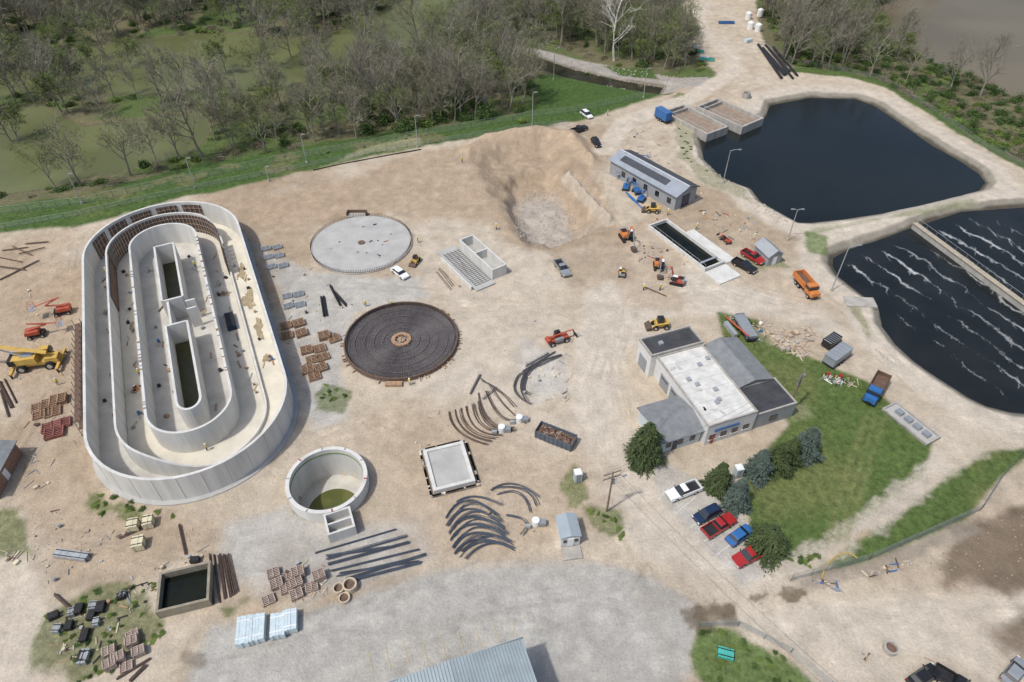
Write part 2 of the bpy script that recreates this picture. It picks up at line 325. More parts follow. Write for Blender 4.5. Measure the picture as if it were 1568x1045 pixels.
def ground_nodes(m):
    nt=m.node_tree;N=nt.nodes;L=nt.links;b=N['Principled BSDF']; b.inputs['Roughness'].default_value=.95; b.inputs['Specular IOR Level'].default_value=.1
    at=N.new('ShaderNodeAttribute'); at.attribute_name='Col'
    g=N.new('ShaderNodeNewGeometry')
    def noise(sc,det,rg=.6):
        n=N.new('ShaderNodeTexNoise'); n.inputs['Scale'].default_value=sc; n.inputs['Detail'].default_value=det; n.inputs['Roughness'].default_value=rg
        L.new(g.outputs['Position'],n.inputs['Vector']); return n
    def rng(s,a,b2,c,d):
        r=N.new('ShaderNodeMapRange'); r.inputs[1].default_value=a;r.inputs[2].default_value=b2;r.inputs[3].default_value=c;r.inputs[4].default_value=d
        L.new(s,r.inputs[0]); return r.outputs[0]
    def mul(x,y,op='MULTIPLY'):
        k=N.new('ShaderNodeMath'); k.operation=op; L.new(x,k.inputs[0]); L.new(y,k.inputs[1]); return k.outputs[0]
    a=rng(noise(.35,9,.7).outputs['Fac'],.25,.75,.78,1.2); c=rng(noise(2.6,6,.75).outputs['Fac'],.3,.7,.83,1.15)
    s=rng(noise(1.1,8,.8).outputs['Fac'],.60,.72,1.0,.72)
    f=mul(mul(a,c),s)
    gr=rng(noise(.9,8,.75).outputs['Fac'],.3,.7,.5,1.6)
    mx=N.new('ShaderNodeMix'); L.new(at.outputs['Alpha'],mx.inputs[0]); L.new(f,mx.inputs[2]); L.new(mul(gr,c),mx.inputs[3])
    vm=N.new('ShaderNodeVectorMath'); vm.operation='SCALE'; L.new(at.outputs['Color'],vm.inputs[0]); L.new(mx.outputs[0],vm.inputs['Scale'])
    L.new(vm.outputs[0],b.inputs['Base Color'])
    bp=N.new('ShaderNodeBump'); bp.inputs['Strength'].default_value=.7; bp.inputs['Distance'].default_value=.4
    L.new(noise(1.6,8,.7).outputs['Fac'],bp.inputs['Height']); L.new(bp.outputs[0],b.inputs['Normal'])
ground_nodes(gmat); me.materials.append(gmat); link('ground',me)
# ---------- water ----------
def wmat(name,c,c2=None,sc=.08,rough=.12,bump=.15,foam=False,spec=.5):
    m=bpy.data.materials.new(name); m.use_nodes=True; nt=m.node_tree;N=nt.nodes;L=nt.links;b=N['Principled BSDF']
    b.inputs['Roughness'].default_value=rough; b.inputs['IOR'].default_value=1.33; b.inputs['Specular IOR Level'].default_value=spec
    g=N.new('ShaderNodeNewGeometry'); n=N.new('ShaderNodeTexNoise'); n.inputs['Scale'].default_value=sc; n.inputs['Detail'].default_value=6
    L.new(g.outputs['Position'],n.inputs['Vector'])
    r=N.new('ShaderNodeMapRange'); r.inputs[1].default_value=.4;r.inputs[2].default_value=.62; L.new(n.outputs['Fac'],r.inputs[0])
    mx=N.new('ShaderNodeMix'); mx.data_type='RGBA'; mx.inputs[6].default_value=(*c,1); mx.inputs[7].default_value=(*(c2 or c),1); L.new(r.outputs[0],mx.inputs[0])
    out=mx.outputs[2]
    if foam:
        at=N.new('ShaderNodeAttribute'); at.attribute_name='foam'
        n3=N.new('ShaderNodeTexNoise'); n3.inputs['Scale'].default_value=1.8; n3.inputs['Detail'].default_value=8; n3.inputs['Roughness'].default_value=.85; n3.inputs['Distortion'].default_value=.8
        L.new(g.outputs['Position'],n3.inputs['Vector'])
        ad=N.new('ShaderNodeMath'); ad.operation='ADD'; L.new(at.outputs['Fac'],ad.inputs[0]); L.new(n3.outputs['Fac'],ad.inputs[1])
        r2=N.new('ShaderNodeMapRange'); r2.inputs[1].default_value=.70;r2.inputs[2].default_value=1.22;r2.inputs[4].default_value=.85; L.new(ad.outputs[0],r2.inputs[0])
        m2=N.new('ShaderNodeMix'); m2.data_type='RGBA'; L.new(r2.outputs[0],m2.inputs[0]); L.new(out,m2.inputs[6]); m2.inputs[7].default_value=(.64,.66,.65,1)
        out=m2.outputs[2]
        r3=N.new('ShaderNodeMapRange'); r3.inputs[3].default_value=rough; r3.inputs[4].default_value=.8; L.new(r2.outputs[0],r3.inputs[0]); L.new(r3.outputs[0],b.inputs['Roughness'])
    L.new(out,b.inputs['Base Color'])
    bp=N.new('ShaderNodeBump'); bp.inputs['Strength'].default_value=bump; bp.inputs['Distance'].default_value=.05
    n2=N.new('ShaderNodeTexNoise'); n2.inputs['Scale'].default_value=1.6; n2.inputs['Detail'].default_value=4; L.new(g.outputs['Position'],n2.inputs['Vector'])
    L.new(n2.outputs['Fac'],bp.inputs['Height']); L.new(bp.outputs[0],b.inputs['Normal'])
    return m
WD=wmat('dark_lagoon_water',(.009,.013,.014),(.014,.018,.018),.03,.14,.2,False,.4)
WF=wmat('aerated_lagoon_water',(.012,.015,.016),(.018,.021,.022),.1,.2,.4,True,.35)
WG=wmat('murky_flood_water',(.105,.115,.045),(.14,.15,.062),.05,.3,.15,False,.3)
WBR=wmat('brown_pond_water',(.13,.105,.065),(.165,.135,.085),.02,.3,.15,False,.3)
WCK=wmat('creek_water',(.03,.03,.02),(.05,.045,.03),.3,.1,.5)
WGR=wmat('green_tank_water',(.09,.10,.03),(.13,.135,.045),.3,.15)
WDG=wmat('dark_tank_water',(.006,.008,.006),(.012,.014,.008),.3,.1)
def water(name,P,z,m,grid=False):
    P=np.array(P)
    x0,y0=P.min(0)-2;x1,y1_=P.max(0)+2
    st=.28 if grid else 3.0
    gx,gy=np.meshgrid(np.arange(x0,x1,st),np.arange(y0,y1_,st)); d=sdf(P,gx,gy,12)
    ok=d<4.5; idx=-np.ones(gx.shape,int); idx[ok]=np.arange(ok.sum())
    vs=np.stack([gx[ok],gy[ok],np.full(ok.sum(),z)],-1)
    a=idx[:-1,:-1];b=idx[:-1,1:];c=idx[1:,1:];e=idx[1:,:-1]; k=(a>=0)&(b>=0)&(c>=0)&(e>=0)
    mesh=bpy.data.meshes.new(name); mesh.from_pydata(vs.tolist(),[],np.stack([a[k],b[k],c[k],e[k]],-1).tolist()); mesh.materials.append(m)
    if grid:
        x=vs[:,0];y=vs[:,1]
        p0=np.array(G(1325,405,z));p1=np.array(G(1568,578,z)); e=(p1-p0)/np.linalg.norm(p1-p0); nr=np.array([-e[1],e[0]])
        al=(x-p0[0])*e[0]+(y-p0[1])*e[1]; ac=(x-p0[0])*nr[0]+(y-p0[1])*nr[1]
        S=4.9; ac2=ac+fbm(x,y,14,3)*3.4+fbm(x,y,3,7)*2.4+fbm(x,y,1.2,9)*.8
        row=np.floor(ac2/S); t=ac2-row*S-S/2
        al2=al+fbm(x,y,6,41)*6+row*2.3
        br_=ss(-.16,.10,fbm(al2,row*30+ac*.15,4.5,12))     # broken along the row
        f=np.exp(-(t/.34)**2)*.50*(.35+.75*br_)
        # drifting plumes leaning off each diffuser line
        q=(al2+t*1.5)/4.2; cell=np.floor(q); sg=q-cell-.5; rnd=vn(cell*3.7+.5,row*5.1+.5,1.0,77)
        f=np.maximum(f,np.exp(-(sg*4.2/.30)**2)*np.exp(-((t+.3)/1.25)**2)*(.18+.42*rnd))
        f+=np.exp(-(t/1.6)**2)*.12
        f*=ss(1.5,5,-sdf(P,x,y))*ss(-16,-11,ac)*(.75+1.1*fbm(x,y,12,90))
        at=mesh.attributes.new('foam','FLOAT','POINT'); at.data.foreach_set('value',f.astype(np.float32))
    link(name,mesh)
water('lagoon_water',L1,-1.2,WD); water('aerated_lagoon_water',L2,-1.2,WF,True); water('pond_water',WB,-2.6,WBR)
water('flood_water',W1,-2.6,WG); water('flood_water',W2,-2.6,WG); water('creek_water',CK,-2.6,WCK)
b=MB(); x,y,an,ln=ctr((1400,343),(1620,505)); b.box((0,0,-.9),(ln,.9,2.2),CONO); b.box((0,0,.26),(ln,1.3,.12),M('walkway_tan',(.38,.33,.25),.9,.2,1))
for i in range(int(ln/3)): b.tube([(-ln/2+i*3,.6,.3),(-ln/2+i*3,.6,1.3)],.03,STEEL,4)
b.tube([(-ln/2,.6,1.3),(ln/2,.6,1.3)],.03,STEEL,4); b.obj('lagoon_divider_wall',(x,y,0),an)
x,y,an,ln=ctr((1293,462),(1340,464)); b=MB(); b.box((0,0,-.1),(ln,3,.5),CONO); b.obj('concrete_outfall_pad',(x,y,0),an)
# ---------- oval oxidation ditch ----------
LH=25.6
def stad(R,n=28,m=14):
    P=[]
    for i in range(n+1): a=math.pi*i/n; P.append((R*math.cos(a),LH+R*math.sin(a)))
    for i in range(1,m): P.append((-R,LH-2*LH*i/m))
    for i in range(n+1): a=math.pi+math.pi*i/n; P.append((R*math.cos(a),-LH+R*math.sin(a)))
    for i in range(1,m): P.append((R,-LH+2*LH*i/m))
    return P
tk=empty('oval_oxidation_ditch_tank',(-64.5,99.3,0),math.radians(25))
b=MB(); b.prism(stad(16.7),-.3,.18,CONG); b.obj('footing',parent=tk)
b=MB(); b.prism(stad(15.7),.1,.35,CONF); b.obj('channel_floor',parent=tk)
b=MB(); b.ring(stad(11.0),stad(6.8),.3,.42,CONC)
P=stad(15.3);Q=stad(11.5); n=len(P)
sel=sorted([i for i in range(n) if P[i][0]>5],key=lambda i:P[i][1]); vs=[];fs=[]
for i in sel: vs+= [(P[i][0],P[i][1],.40),(Q[i][0],Q[i][1],.40)]
for i in range(len(sel)-1): fs.append((2*i,2*i+2,2*i+3,2*i+1))
b.add(vs,fs,CONC); b.obj('new_floor_topping',parent=tk)
b=MB(); b.ring(stad(15.9),stad(15.45),.0,5.5,CON)
P=stad(11.5); zt=[]
for x,y in P:
    lo=1-float(ss(24,33,np.array(float(y)))) if x>0 else 0.0
    if y<-LH: lo=float(ss(-9,2,np.array(float(x))))
    zt.append(5.3-4.2*lo)
b.ring(P,stad(11.15),.3,zt,CON)
b.ring(stad(6.9),stad(6.5),.3,5.4,CON)
JT=M('wall_joint',(.40,.39,.36),.9,.1,1)
PO=stad(15.915,14,8)
for i in range(len(PO)):
    x,y=PO[i]; q0=PO[i-1]; q1=PO[(i+1)%len(PO)]; b.box((x,y,2.7),(.06,.03,5.3),JT,rz=math.atan2(q1[1]-q0[1],q1[0]-q0[0]))
b.obj('curved_walls',parent=tk)
b=MB()
for s in (-1,1): 
    b.box((s*1.9,14,2.9),(.4,20,5.0),CON); b.box((s*1.9,-14.5,2.9),(.4,21,5.0),CON)
b.box((0,24,2.88),(3.4,.4,4.95),CON); b.box((0,4,2.88),(3.4,.4,4.95),CON); b.box((0,-4,2.88),(3.4,.4,4.95),CON)
arc=[(2.1*math.cos(a),-25+2.6*math.sin(a)) for a in [math.pi+math.pi*i/12 for i in range(13)]]
arc2=[(x*.8,-25+(y+25)*.83) for x,y in arc]
for i in range(12): b.prism([arc[i],arc[i+1],arc2[i+1],arc2[i]],.3,5.4,CON)
b.box((-1.0,0,2.7),(.4,7.6,4.7),CON); b.box((3.0,0,2.7),(1.8,.35,4.7),CON); b.box((3.0,2.6,2.7),(1.8,.35,4.7),CON)
b.obj('centre_walls',parent=tk)
TRW=M('trench_algae_water',(.05,.05,.02),.3,.4,.4)
b=MB(); b.box((0,14,.8),(3.3,19,.2),TRW); b.box((0,-14.5,.8),(3.3,20,.2),TRW); b.obj('centre_trench_water',parent=tk)
b=MB()
for R,a0,a1 in ((11.05,8,178),(15.38,50,160)):
    nn=int((a1-a0)/4.2)
    for i in range(nn):
        a=math.radians(a0+(a1-a0)*(i+.5)/nn); x,y=R*math.cos(a),LH+R*math.sin(a)
        if R>12 and i%5==0: continue
        w=R*math.radians(4.2)*.93
        b.box((x-.06*math.cos(a),y-.06*math.sin(a),2.7),(.10,w,4.3),FORM,rz=a)
        for z in (1.2,2.6,4.0): b.box((x-.17*math.cos(a),y-.17*math.sin(a),z),(.12,w*1.05,.12),WOOD,rz=a)
        b.box((x-.2*math.cos(a),y-.2*math.sin(a),2.6),(.1,.1,4.6),STEEL,rz=a)
for i in range(7): b.box((10.95,LH-1-i*1.6,2.4),(.12,1.5,3.8),FORM)
for i in range(9): b.box((-11.0,LH-1-i*1.6,2.5),(.12,1.5,4.0),FORM)
b.obj('wall_formwork_panels',parent=tk)
b=MB()
for i in range(16):
    y=-22+i*1.75
    for xx in (-16.3,-17.5): b.tube([(xx,y,0),(xx,y,6.0)],.05,RUST,4)
    for z in (1.4,3,4.6): b.tube([(-16.3,y,z),(-17.5,y,z)],.04,RUST,4)
    if i<15:
        b.box((-16.15,y+.85,2.9),(.12,1.6,5.2),RUST if i%3 else FORM)
        b.tube([(-17.5,y,.2),(-17.5,y+1.75,3)],.04,RUST,4)
for z in (1.5,3.2,4.9): b.box((-16.95,-8.9,z),(.9,26.5,.06),FORM)
b.obj('scaffold_formwork',parent=tk)
def blob(b,cx,cy,rx,ry,z,mat,seed):
    r=random.Random(seed); n=40; ph=[r.random()*6 for _ in range(6)]
    pts=[]
    for i in range(n):
        a=2*math.pi*i/n; k=1+.25*math.sin(2*a+ph[0])+.2*math.sin(3*a+ph[1])+.14*math.sin(5*a+ph[2])+.1*math.sin(9*a+ph[3])+.06*math.sin(14*a+ph[4])
        pts.append((cx+rx*k*math.cos(a),cy+ry*k*math.sin(a),z))
    b.add(pts,[tuple(range(n))],mat)
b=MB()
for i,(x,y,rx,ry) in enumerate([(13.5,14,.9,2.6),(13.3,4,1.0,3.6),(13.6,-6,.8,3),(13.4,-15,.6,1.2),(9,8,.9,.8),(9.2,1,.7,.5),(-9,5,.5,1.4),(-13.5,12,.4,1.2),(4.2,4,.6,1.0)]):
    blob(b,x,y,rx,ry,.428+.002*i,SILT,i)
b.obj('damp_silt_patches',parent=tk)
b=MB()
for i in range(110):
    R=random.choice([4.2,8.9,13.4,13.2,9.2]); t=random.uniform(-24,26); s=random.choice([-1,1])
    x=s*(R+random.uniform(-1.2,1.2)); z=.45
    k=random.random()
    if k<.6: b.box((x,t,z+.08),(random.uniform(.1,.3),random.uniform(.8,2.4),.12),random.choice([WOODL,WOOD,FORM,STEEL]),rz=random.uniform(-.6,.6))
    elif k<.92: b.box((x,t,z+.2),(random.uniform(.3,.7),random.uniform(.3,.7),.4),random.choice([WOOD,BLK,WOOD,GREYP]),rz=random.random())
    else: b.tube([(x,t,z),(x,t,z+.7)],.25,random.choice([ORG,BLUE,STEEL]),8)
for i in range(50):
    a=random.choice([-1,1]); b.box((a*6.72,random.uniform(-25,25),5.5),(.5,.12,.15),random.choice([WOOD,STEEL]))
b.box((8.9,-2,.9),(1.7,4.8,.9),DBLUE); b.box((8.9,-2,1.4),(1.5,4.4,.1),BLK)
b.obj('floor_clutter',parent=tk)
# ---------- round slabs & tanks ----------
x,y=G(554,374); b=MB(); b.ring(circ(11.5,64),circ(11.1,64),-.2,.25,CONO); b.prism(circ(11.12,64),-.2,.34,CONG)
b.box((-3,11.6,.1),(4.6,1.8,.5),CONO); b.prism(circ(.8,16),.3,.5,FORM)
for i in range(190):
    a=2*math.pi*i/190; b.tube([(11.3*math.cos(a),11.3*math.sin(a),.2),(11.3*math.cos(a),11.3*math.sin(a),1.1)],.06,RUST,3)
for s in (-1,1): b.box((-3+s*2.3,11.9,.6),(.2,1.6,1.0),FORM)
b.box((-3,12.6,.6),(4.6,.2,1.0),FORM)
for i in range(14): b.box((random.uniform(-7,7),random.uniform(-6,8),.42),(random.uniform(.2,1.2),.25,.14),random.choice([WOOD,BLK,STEEL]),rz=random.random()*3)
b.obj('clarifier_base_slab',(x,y,0))
x,y=G(615,523); b=MB(); b.prism(circ(11.0,72),-.2,.12,M('lean_concrete',(.22,.205,.205),.9,.2,.5)); b.ring(circ(10.9,72),circ(10.65,72),0,.95,FORM)
for i in range(30): 
    r=1.7+i*.30; w_=.05 if i%6 else .14; b.ring(circ(r+w_/2,60),circ(r-w_/2,60),.3,.44,MAT_R)
for i in range(130):
    a=2*math.pi*i/130; r0=1.6 if i%4==0 else 4 if i%2==0 else 6.5; b.tube([(r0*math.cos(a),r0*math.sin(a),.40),(10.5*math.cos(a),10.5*math.sin(a),.40)],.04,MAT_R if i%3 else REB,3)
for i in range(150):
    a=2*math.pi*i/150; b.tube([(10.4*math.cos(a),10.4*math.sin(a),.4),(10.4*math.cos(a),10.4*math.sin(a),1.5)],.045,REB,3)
b.ring(circ(1.9,32),circ(1.2,32),.3,.7,WOOD); b.prism(circ(.7,20),.2,.6,WOODL)
for i in range(8): a=i*.785; b.tube([(0,0,.8),(2.2*math.cos(a),2.2*math.sin(a),.6)],.06,WOOD,4)
b.box((0,-11.6,.3),(3,1.0,.5),WOOD)
for i in range(44): 
    a=random.random()*6.28; b.box((11.3*math.cos(a),11.3*math.sin(a),.2),(.8,.12,.3),random.choice([WOOD,WOODL]),rz=a)
b.obj('clarifier_rebar_mat',(x,y,0))
x,y=CYL; R=6.25; b=MB()
b.ring(circ(R,64),circ(R-.6,64),-4.6,2.4,CON); b.prism(circ(R+.02,48),-4.7,-4.4,CONF)
b.ring(circ(R-.58,64),circ(R-.68,64),1.35,1.6,M('algae_band',(.20,.24,.09),.8,.2,1))
b.prism(circ(4.1,40,.2,-1.3),-4.45,-4.3,WGR)
for i in range(10): a=i*.63; b.box(((R-.2)*math.cos(a),(R-.2)*math.sin(a),2.47),(.5,.15,.12),RED if i%4==0 else STEEL,rz=a)
b.obj('round_concrete_tank',(x,y,0))
def framepx(A,B,Cc,z):
    a=Vector(G(*A,z));bb=Vector(G(*B,z));c=Vector(G(*Cc,z)); e=bb-a; w=e.length; e/=w; nrm=Vector((-e.y,e.x)); return a,math.atan2(e.y,e.x),w,(c-a).dot(nrm)
def hollow(b,w,d,h,t,mat,fl=None,z0=-.2,flz=.3):
    b.box((w/2,t/2,(h+z0)/2),(w,t,h-z0),mat); b.box((w/2,d-t/2,(h+z0)/2),(w,t,h-z0),mat)
    b.box((t/2,d/2,(h+z0)/2),(t,d-2*t-.004,h-z0),mat); b.box((w-t/2,d/2,(h+z0)/2),(t,d-2*t-.004,h-z0),mat)
    if fl: b.box((w/2,d/2,flz-.1),(w-2*t,d-2*t,.2),fl)
a,an,w,d=framepx((502,820),(544,806),(495,788),2.2); b=MB(); hollow(b,w,d,2.2,.3,CON,CONG); b.box((w/2,d/2,1.05),(w-.62,.25,2.1),CON); b.obj('concrete_valve_vault',(a.x,a.y,0),an)
a,an,w,d=framepx((754,414),(776,405),(722,360),2.6); b=MB(); hollow(b,w,d,2.6,.3,CON,CONG); b.box((w/2,d*.55,1.2),(w-.62,.3,2.5),CON); b.box((-2.6,d/2,.08),(4.8,d+3,.4),CONG)
for i in range(22): b.box((-2.4,i*d/22,.33),(4,.07,.1),REB)
for i in range(5): b.box((-4.2+i*.9,d/2,.36),(.07,d,.08),REB)
b.box((-5.6,d/2-1,.5),(.3,d-1,.9),CON); b.box((-7.2,d/2-1,.3),(.25,d*.6,.6),WOODL)
b.obj('concrete_splitter_box',(a.x,a.y,0),an)
a,an,w,d=framepx((664,752),(728,736),(645,690),.9); b=MB(); hollow(b,w,d,.9,.55,CON,CONG,flz=.6)
for i in range(40): 
    k=random.random(); b.box((random.choice([-.5,w+.5]),k*d,.3),(.3,random.uniform(.5,1.6),.35),random.choice([WOODL,CON,CONO])); b.box((k*w,random.choice([-.5,d+.5]),.3),(random.uniform(.5,1.6),.3,.35),random.choice([WOODL,CON,CONO]))
b.obj('formed_concrete_slab',(a.x,a.y,0),an)
for A,B,Cc in (((1083,206),(1116,194),(1037,163)),((1137,195),(1170,181),(1092,153))):
    a,an,w,d=framepx(A,B,Cc,1.2); b=MB(); hollow(b,w,d,1.2,.6,CONO,M('basin_sediment',(.27,.21,.16),.9,.25,.6),z0=-3,flz=.1)
    b.box((w*.5,d-2.2,.6),(w-1.3,.4,1.0),CONO)
    for i in range(int(d)//2):
        for xx in (.3,w-.3): b.tube([(xx,i*2+.5,1.2),(xx,i*2+.5,2.2)],.035,STEEL,4)
    for xx in (.3,w-.3): b.tube([(xx,.5,2.2),(xx,d-.5,2.2)],.035,STEEL,4)
    b.obj('settling_basin',(a.x,a.y,0),an)
a,an,w,d=framepx((1080,412),(1110,400),(1006,340),1.0); b=MB(); hollow(b,w,d,1.0,.35,CON,WDG,z0=-.5,flz=.2); b.box((w+1.8,d*.35,.1),(3,d*.7,.35),CON); b.box((w/2,2.2,.92),(w-.8,.5,.12),STEEL)
b.box((w/2,-2.6,.15),(w+.3,4.8,.4),CON)
for i in range(9): b.tube([(-.1,i*d/9,1),(-.1,i*d/9,2.1)],.035,STEEL,4)
b.tube([(-.1,0,2.1),(-.1,d,2.1)],.035,STEEL,4); b.obj('effluent_channel',(a.x,a.y,0),an)
a,an,w,d=framepx((240,932),(322,912),(236,893),1.8); d=max(d,6); b=MB(); hollow(b,w,d,1.8,.35,M('weathered_steel_wall',(.27,.24,.18),.8,.25,1),WDG,flz=.5); b.obj('open_sump_tank',(a.x,a.y-.6,0),an)
# ---------- buildings ----------
def wallbits(b,w,d,h,doors_w=0,win_s=0):
    for i in range(doors_w):
        yy=d*(.12+.8*i/max(1,doors_w)); b.box((-.03,yy+1.2,1.5),(.1,2.7,2.9),GREYP); b.box((-.07,yy+1.2,2.3),(.06,2.0,.35),GLASS)
    for i in range(win_s):
        xx=w*(i+.6)/(win_s+.3); b.box((xx,-.03,1.7),(1.1,.1,1.1),GLASS); b.box((xx,-.05,1.07),(1.4,.16,.1),WHT)
def flatroof(b,w,d,h,wall,roof,par=.35):
    b.box((w/2,d/2,h/2-.1),(w,d,h+.2),wall); b.box((w/2,d/2,h+.04+.05),(w-.3,d-.3,.1),roof)
    for c,s in (((w/2,.1,h+par/2),(w+.1,.28,par)),((w/2,d-.1,h+par/2),(w+.1,.28,par)),((.1,d/2,h+par/2),(.28,d-.5,par)),((w-.1,d/2,h+par/2),(.28,d-.5,par))): b.box(c,s,CONO)
def gable(b,w,d,h,rise,wall,roof,ov=.5,along='y',roof2=None):
    b.box((w/2,d/2,h/2-.1),(w,d,h+.2),wall); t=.15
    for s in (0,1):
        rf=roof2 if (s and roof2) else roof
        if along=='y':
            if s==0: b.add([(0,0,h+.1),(w,0,h+.1),(w/2,0,h+rise),(0,d,h+.1),(w,d,h+.1),(w/2,d,h+rise)],[(0,1,2),(3,5,4)],wall)
            e=-ov if s==0 else w+ov; zz=h-rise*ov/(w/2)
            b.add([(e,-ov,zz+.1),(w/2,-ov,h+rise+.1),(w/2,d+ov,h+rise+.1),(e,d+ov,zz+.1),(e,-ov,zz+.1+t),(w/2,-ov,h+rise+.1+t),(w/2,d+ov,h+rise+.1+t),(e,d+ov,zz+.1+t)],[(0,1,2,3),(4,5,6,7),(0,1,5,4),(2,3,7,6),(3,0,4,7)],rf)
        else:
            if s==0: b.add([(0,0,h+.1),(0,d,h+.1),(0,d/2,h+rise),(w,0,h+.1),(w,d,h+.1),(w,d/2,h+rise)],[(0,1,2),(3,5,4)],wall)
            e=-ov if s==0 else d+ov; zz=h-rise*ov/(d/2)
            b.add([(-ov,e,zz+.1),(-ov,d/2,h+rise+.1),(w+ov,d/2,h+rise+.1),(w+ov,e,zz+.1),(-ov,e,zz+.1+t),(-ov,d/2,h+rise+.1+t),(w+ov,d/2,h+rise+.1+t),(w+ov,e,zz+.1+t)],[(0,1,2,3),(4,5,6,7),(0,1,5,4),(2,3,7,6),(3,0,4,7)],rf)
RW=M('white_membrane_roof',(.58,.57,.535),.7,.2,.6,fine=12); RD=M('dark_bitumen_roof',(.055,.057,.062),.8,.35,.5); RG=M('grey_shingle_roof',(.20,.21,.215),.85,.2,.8)
WALLW=M('white_siding',(.60,.60,.58),.7,.08,.8); WALLG=M('grey_block_wall',(.30,.31,.32),.8,.1,.8); RSL=M('slate_metal_roof',(.065,.07,.08),.5,.2,.5); RBL=M('pale_blue_metal_roof',(.33,.385,.40),.45,.14,.4,metal=.2)
b=MB()
a,an,w,d=framepx((1085,655),(1160,632),(1010,547),4.6); ox,oy=a.x,a.y
flatroof(b,w,d,4.6,WALLW,RW); wallbits(b,w,d,4.6,4,4)
for i in range(7): b.box((random.uniform(1,w-1),random.uniform(2,d-2),4.95),(.7,.7,.5),STEEL)
for i in range(50): blob(b,random.uniform(1.2,w-1.2),random.uniform(1.2,d-1.2),random.uniform(.15,.6),random.uniform(.15,.9),4.697+.001*i,M('roof_stain',(.45,.43,.39),.8,.2,1),i+50)
for i in range(1,7): b.box((w/2,d*i/7,4.72),(w-.6,.08,.06),M('roof_seam',(.43,.42,.39),.8,.1,1))
b.box((w*.4,-.15,3.3),(w*.5,.12,.5),BLUE); b.box((w*.15,-.08,1.1),(.5,.1,2),RED)
main=empty('maintenance_garage_building',(ox,oy,0),an); b.obj('main_bay',parent=main)
def sub(A,B,Cc,z):
    a2,an2,w2,d2=framepx(A,B,Cc,z); v=Vector((a2.x-ox,a2.y-oy)); c_,s_=math.cos(-an),math.sin(-an); return (v.x*c_-v.y*s_, v.x*s_+v.y*c_),w2,d2
(l,w2,d2)=sub((1000,551),(1080,530),(970,527),5.0); b=MB(); flatroof(b,w2,d2-.1,5.0,WALLW,RD,.5); b.box((w2*.3,d2*.5,5.3),(.8,.8,.6),STEEL); b.box((-.06,d2*.5,1.5),(.12,2.5,3),GREYP)
b.obj('north_bay',(l[0],d+.05,0),0,main)
b=MB(); gable(b,7.5,d-6.5,3.6,1.1,WALLG,RG,.4); b.obj('east_wing',(w+.1,6.6,0),0,main)
b=MB(); flatroof(b,8.2,6.3,3.4,WALLG,RD,.3); b.box((4,-.06,1.6),(1.4,.1,1.2),GLASS); b.obj('east_annex',(w+.1,.2,0),0,main)
(l,w2,d2)=sub((1024,692),(1084,670),(1006,655),3.2); b=MB(); gable(b,w2,7.5,3.0,1.0,M('pale_blue_siding',(.50,.56,.58),.7,.08,1),RG,.45,'x')
for i in range(3): b.box((w2*(.2+.3*i),-.04,1.6),(.9,.1,1.1),GLASS)
b.box((w2*.36,-.05,1.05),(.9,.1,2.1),DBLUE); b.obj('office',(-w2-.3,1.0,0),0,main)
a,an,w,d=framepx((1036,300),(1068,285),(975,228),4.2); b=MB(); gable(b,w,d,4.0,1.3,WALLG,M('pale_metal_roof',(.32,.35,.39),.5,.15,.5,metal=.2),.5,'y',RSL)
sl=1.3/(w/2); t=math.atan(sl); b.box((w*.5,d/2,5.62),(.45,d+1,.12),M('ridge_cap',(.5,.52,.54),.5,.1,1))
b.box((w*.24,d*.55,4.36+w*.24*sl),(w*.26,d*.7,.05),RSL,tilt=t)
for i in range(5): b.box((-.05,2+i*(d-3)/5,2),(.12,1.2,1.4),GLASS)
b.box((w*.5,-.05,1.6),(2.6,.12,3.2),DBLUE); b.obj('process_control_building',(a.x,a.y,0),an)
a,an,w,d=framepx((1178,393),(1199,388),(1166,372),2.6); b=MB(); gable(b,w,d,2.4,1.2,WALLG,M('shed_roof_grey',(.30,.32,.34),.6,.1,.6),.3); b.box((w/2,-.05,1.1),(1,.1,2.1),WHT); b.obj('storage_shed',(a.x,a.y,0),an)
a,an,w,d=framepx((860,824),(889,820),(857,797),2.6); d=3.6;b=MB(); gable(b,w,d,2.4,.4,WALLW,M('blue_grey_roof',(.30,.35,.38),.5,.1,.6),.15); b.box((w/2,-.05,1.1),(.9,.1,2.0),WHT);b.box((w*.2,-.05,1.5),(.5,.1,.6),GLASS); b.box((w*.8,-.05,1.5),(.5,.1,.6),GLASS);b.box((w/2,-1.2,.1),(w,2,.3),CONO); b.obj('site_office_trailer',(a.x,a.y,0),an)
a=Vector(G(578,1057,7)); bb=Vector(G(797,983,7)); e=(bb-a); w=e.length; an=math.atan2(e.y,e.x)
b=MB(); hgt=6.4; D=32
b.box((w/2,-D/2,hgt/2-.1),(w,D,hgt),WALLW)
for i in range(46):
    x0=-.4+(w+.8)*i/46; x1=-.4+(w+.8)*(i+1)/46; zf=lambda x:hgt+.9*(1-abs(x-w/2)/(w/2))
    q_=(x1-x0)*.28
    xsq=[(x0,zf(x0)),(x1-q_,zf(x1-q_)),(x1-q_*.8,zf(x1)+.09),(x1-q_*.2,zf(x1)+.09),(x1,zf(x1))]
    for (xa,za),(xb,zb) in zip(xsq,xsq[1:]): b.add([(xa,.5,za+.12),(xb,.5,zb+.12),(xb,-D,zb+.12),(xa,-D,za+.12)],[(0,1,2,3)],RBL)
b.box((w/2,.56,hgt+.3),(w+1,.1,.5),STEEL); b.obj('metal_roofed_shop_building',(a.x,a.y,0),an)
x,y=G(2,745); b=MB(); gable(b,5,9,2.8,.5,BRICK,RG,.3); b.box((5.05,4,1.2),(.1,1,2),WHT); b.obj('site_storage_trailer',(x-4,y-3,0),.1)
